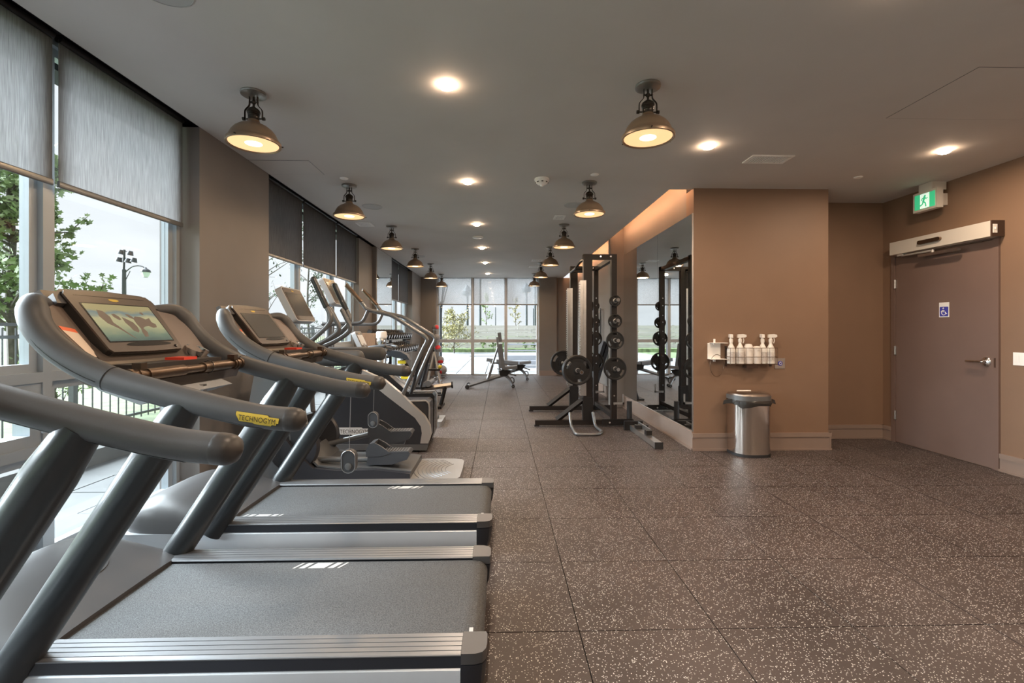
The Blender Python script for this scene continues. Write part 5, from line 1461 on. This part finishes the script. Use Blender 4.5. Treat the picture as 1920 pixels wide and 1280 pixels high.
def tree(name, label, base, height, spread, crown0, nbr, leaves, size, mleaf, seed, kind='oval', thick=.07, lean=(0, 0)):
    rng = random.Random(seed)
    t = thing(name, label, 'tree' if height > 1.9 else 'shrub', base)
    n = 6
    tr = [Vector((lean[0] * k / n + rng.uniform(-.04, .04), lean[1] * k / n + rng.uniform(-.04, .04), height * k / n)) for k in range(n + 1)]
    tr[0] = Vector((0, 0, 0))
    obj('trunk', MB().tube(catmull(tr, 3), [thick * (1 - .8 * i / (3 * n)) for i in range(3 * n + 1)], 8), 'bark', t)
    br = MB(); tips = []
    for k in range(nbr):
        f = crown0 + (1 - crown0) * rng.random() ** .9
        c = tr[0].lerp(tr[-1], f)
        a = rng.uniform(0, 6.283); ln = spread * (1.05 - .6 * (f - crown0) / (1 - crown0 + 1e-6)) * rng.uniform(.6, 1.1)
        e = c + Vector((math.cos(a) * ln, math.sin(a) * ln, ln * rng.uniform(.2, .8)))
        m = c.lerp(e, .5) + Vector((rng.uniform(-.1, .1) * ln, rng.uniform(-.1, .1) * ln, .06 * ln))
        pth = catmull([c, m, e], 4)
        br.tube(pth, [thick * .32 * (1 - .85 * i / 8) for i in range(9)], 5)
        for w in range(3):
            s0 = pth[3 + 2 * w]; s1 = s0 + Vector((rng.uniform(-.35, .35), rng.uniform(-.35, .35), rng.uniform(-.05, .35))) * ln
            br.tube([s0, s1], [thick * .12, thick * .04], 4); tips.append((s0, s1))
        tips.append((m, e))
    b = obj('branches', br, 'bark', t)
    P = []
    for k in range(leaves):
        s0, s1 = rng.choice(tips); f = rng.uniform(.15, 1.08)
        P.append(s0.lerp(s1, f) + Vector((rng.gauss(0, .055), rng.gauss(0, .055), rng.gauss(0, .05))) * spread)
    lf = obj('foliage', leafset(P, size, rng, kind), mleaf, t); lf['kind'] = 'stuff'
    return t
tree('maple_tree', 'green maple tree outside the left window', (-7.5, 7.35, -.06), 4.2, 1.12, .26, 60, 4600, .115, 'leaf_green', 11, 'maple', .08)
tree('young_tree', 'sparse dark leaved young tree outside the middle window bay', (-7.3, 14.6, -.06), 5.4, 1.35, .22, 30, 420, .10, 'leaf_dark', 12, 'oval', .06)
tree('young_tree', 'leafier young tree outside the middle window bay, to the right', (-6.9, 17.0, -.06), 5.6, 1.15, .15, 40, 1500, .10, 'leaf_dark', 13, 'oval', .06)
tree('bare_tree', 'thin nearly bare tree far behind the lamp post', (-13.5, 21, -.06), 3.9, 1.6, .3, 24, 60, .08, 'leaf_rust', 14, 'oval', .05)
rs = random.Random(21)
spots = [(-6.6, 5.2), (-6.5, 7.0), (-6.9, 9.2), (-6.6, 11.6), (-7.0, 14.2), (-6.7, 3.4)]
bn = ['pale green shrub behind the picket fence, %s from the camera' % s for s in ('second', 'third', 'fourth', 'fifth', 'sixth', 'first')]
for (x, y), lab in zip(spots, bn):
    tree('garden_shrub', lab, (x, y, -.06), 1.0, .75, .1, 16, 700, .09, 'leaf_rust' if rs.random() < .4 else 'leaf_green', rs.randint(0, 999), 'oval', .03)

# street lamp with flood lights
dr = Vector(ray(232, 619)); bse = dr * 24.0
lx, ly = bse.x, bse.y
def lp(u, v): 
    q = Vector(ray(u, v)) * 24.0
    return Vector((q.x - lx, q.y - ly, q.z + CAM_H + .06))
t = thing('street_lamp', 'dark street lamp with one curved lantern arm and floodlights on top', 'street lamp', (lx, ly, -.06))
obj('pole', MB().tube([(0, 0, 0), lp(232, 505)], [.13, .10], 12).tube([lp(232, 505), lp(233, 468)], .055, 10), 'post_grey', t)
obj('lantern_arm', MB().tube(catmull([lp(233, 512), lp(246, 501), lp(258, 498), lp(268, 500), lp(272, 505)], 5), .03, 8).tube([lp(236, 524), lp(244, 508)], .02, 6), 'post_grey', t)
rt = Vector((CS, -SN, 0))
def around(c, prof): return MB().lathe(prof, 8, Matrix.Translation(c))
ln = obj('lantern', around(lp(273, 514), [(.10, -.16), (.17, .0), (.20, .10), (.24, .11), (.20, .22), (.07, .30), (.03, .36)]), 'post_grey', t)
obj('lantern_glass', around(lp(273, 514), [(.105, -.155), (.176, .0), (.206, .095)]), 'lantern_glass', ln)
for u, v in ((228, 472), (245, 474), (224, 486), (241, 488), (252, 487)):
    c = lp(u, v)
    f = obj('floodlight', MB().tube([lp(233, v - 4), c], .02, 6).tube([c + Vector((0, 0, .10)), c - rt * .05 - Vector((0, 0, .12))], [.10, .16], 10), 'post_grey', t)

# planked garden wall behind the patio
gw = thing('plank_wall', 'pale horizontal plank wall closing the patio beyond the end window', 'garden wall', (0, 31, -.05))
bms = {}
for r_ in range(7):
    for c_ in range(9):
        L_ = 2.9
        key = (r_ + c_) % 3
        if key not in bms:
            m_ = MB().box(-L_ / 2 + .01, L_ / 2 - .01, -.03 - .012 * key, .03, -.115, .115, bev=.006, seg=1).mesh('plank'); m_.materials.append(MATS['board']); bms[key] = m_
        o = bpy.data.objects.new('plank', bms[key]); C.objects.link(o); o.parent = gw
        o.location = (-9 + c_ * L_ + (r_ % 2) * .9, 0, .12 + r_ * .245)
for k in range(10): obj('wall_post', MB().box(-10.4 + k * 2.9, -10.3 + k * 2.9, .03, .13, 0, 1.75), 'board', gw)
struct('ground_bed', MB().box(-8, 12, 29.2, 30.9, -.2, .16, bev=.03), 'grass')
rs = random.Random(33)
def bed(u, Y): return ony(u, 640, Y).x
tree('feather_bush', 'large pale feathery bush at the left of the end window', (bed(852, 28.4), 28.3, -.05), 2.3, 1.3, .05, 44, 2600, .14, 'leaf_rust', 41, 'oval', .04)
tree('slim_tree', 'slim leafy sapling seen in the middle of the end window', (bed(911, 32.5), 32.5, -.1), 3.9, .55, .3, 22, 420, .14, 'leaf_green', 42, 'oval', .04)
tree('slim_tree', 'slim leafy sapling seen in the right part of the end window', (bed(967, 32.5), 32.5, -.1), 3.6, .6, .3, 22, 340, .14, 'leaf_rust', 43, 'oval', .04)
tree('reflected_tree', 'leafy tree beside the patio, seen only in the mirror', (7.0, 26, -.05), 4.2, 1.2, .3, 26, 900, .14, 'leaf_green', 44, 'oval', .05)
rs2 = random.Random(5)
for k, u in enumerate((905, 925, 945, 985, 1003)):
    tree('low_plant', 'low green plant in the patio bed, %s from the left' % ('first', 'second', 'third', 'fourth', 'fifth')[k], (bed(u, 29.3), 29.6, .14), .40, .28, .1, 10, 220, .12, 'leaf_green', 60 + k, 'oval', .015)
# poles beyond the wall
for k, (u, v, Y, r_) in enumerate(((876, 548, 38, .13), (900, 470, 42, .13), (987, 543, 40, .11), (1003, 505, 44, .15), (929, 576, 36, .05), (1000, 578, 36, .06))):
    p = ony(u, v, Y)
    t = thing('light_pole', 'tall grey pole behind the plank wall, %s' % ('left, with a lantern head', 'middle, rising past the shade', 'right, with flags of lamps', 'far right and thickest', 'short thin one right of the centre sapling', 'short thin one near the right frame')[k], 'pole', (p.x, Y, -.1))
    obj('shaft', MB().tube([(0, 0, 0), (0, 0, p.z + .1)], [r_, r_ * .8], 10), 'post_grey', t)
    if k in (0, 2): obj('head', MB().lathe([(.05, p.z - .2), (.36, p.z - .1), (.40, p.z + .2), (.2, p.z + .5), (.03, p.z + .7)], 10), 'post_grey', t)
# flared garden post close to the glass
t = thing('garden_torch', 'tall slim garden post with a flared slatted head just outside the end window', 'garden light', (-1.95, 15.3, -.05))
obj('foot', MB().box(-.16, .16, -.16, .16, 0, .05, bev=.01), 'post_grey', t)
obj('pole', MB().lathe([(.055, .05), (.055, 1.9), (.07, 2.15), (.10, 2.3)], 14), 'post_grey', t)
for a in range(0, 360, 60):
    c, s_ = math.cos(R(a)), math.sin(R(a))
    obj('head_slat', MB().tube([(.09 * c, .09 * s_, 2.28), (.24 * c, .24 * s_, 2.85)], .018, 6), 'post_grey', t)
obj('head_ring', MB().tube([(.24 * math.cos(R(a)), .24 * math.sin(R(a)), 2.85) for a in range(0, 360, 20)], .02, 6, closed=True), 'post_grey', t)
# low railing and steps at the right of the patio
t = thing('patio_railing', 'grey horizontal railing on the patio at the right of the end window', 'railing', (2.0, 24, -.05))
for z in (.30, .62, .86): obj('rail', MB().box(-1.75, 4.0, -.03, .03, z, z + .07), 'railing_grey', t)
for x in (-1.7, -.05, 1.6, 3.2): obj('post', MB().box(x - .09, x + .09, -.05, .05, 0, 1.0), 'railing_grey', t)
for k, (Y, z) in enumerate(((20.5, .22), (18.2, .14), (16.6, .08))):
    o = obj('low_planter_edge', MB().box(.30, 4.2, Y - .08, Y + .08, -.05, z, bev=.01), 'railing_grey')
    tag(o, 'low grey edging strip across the patio, %s from the glass' % ('third', 'second', 'first')[k], 'edging', 'patio edging strips')
o = obj('drain_cover', MB().box(-1.6, .0, 24.5, 25.2, -.05, -.005), 'railing_grey'); tag(o, 'long dark drain cover set in the pale patio', 'drain cover')
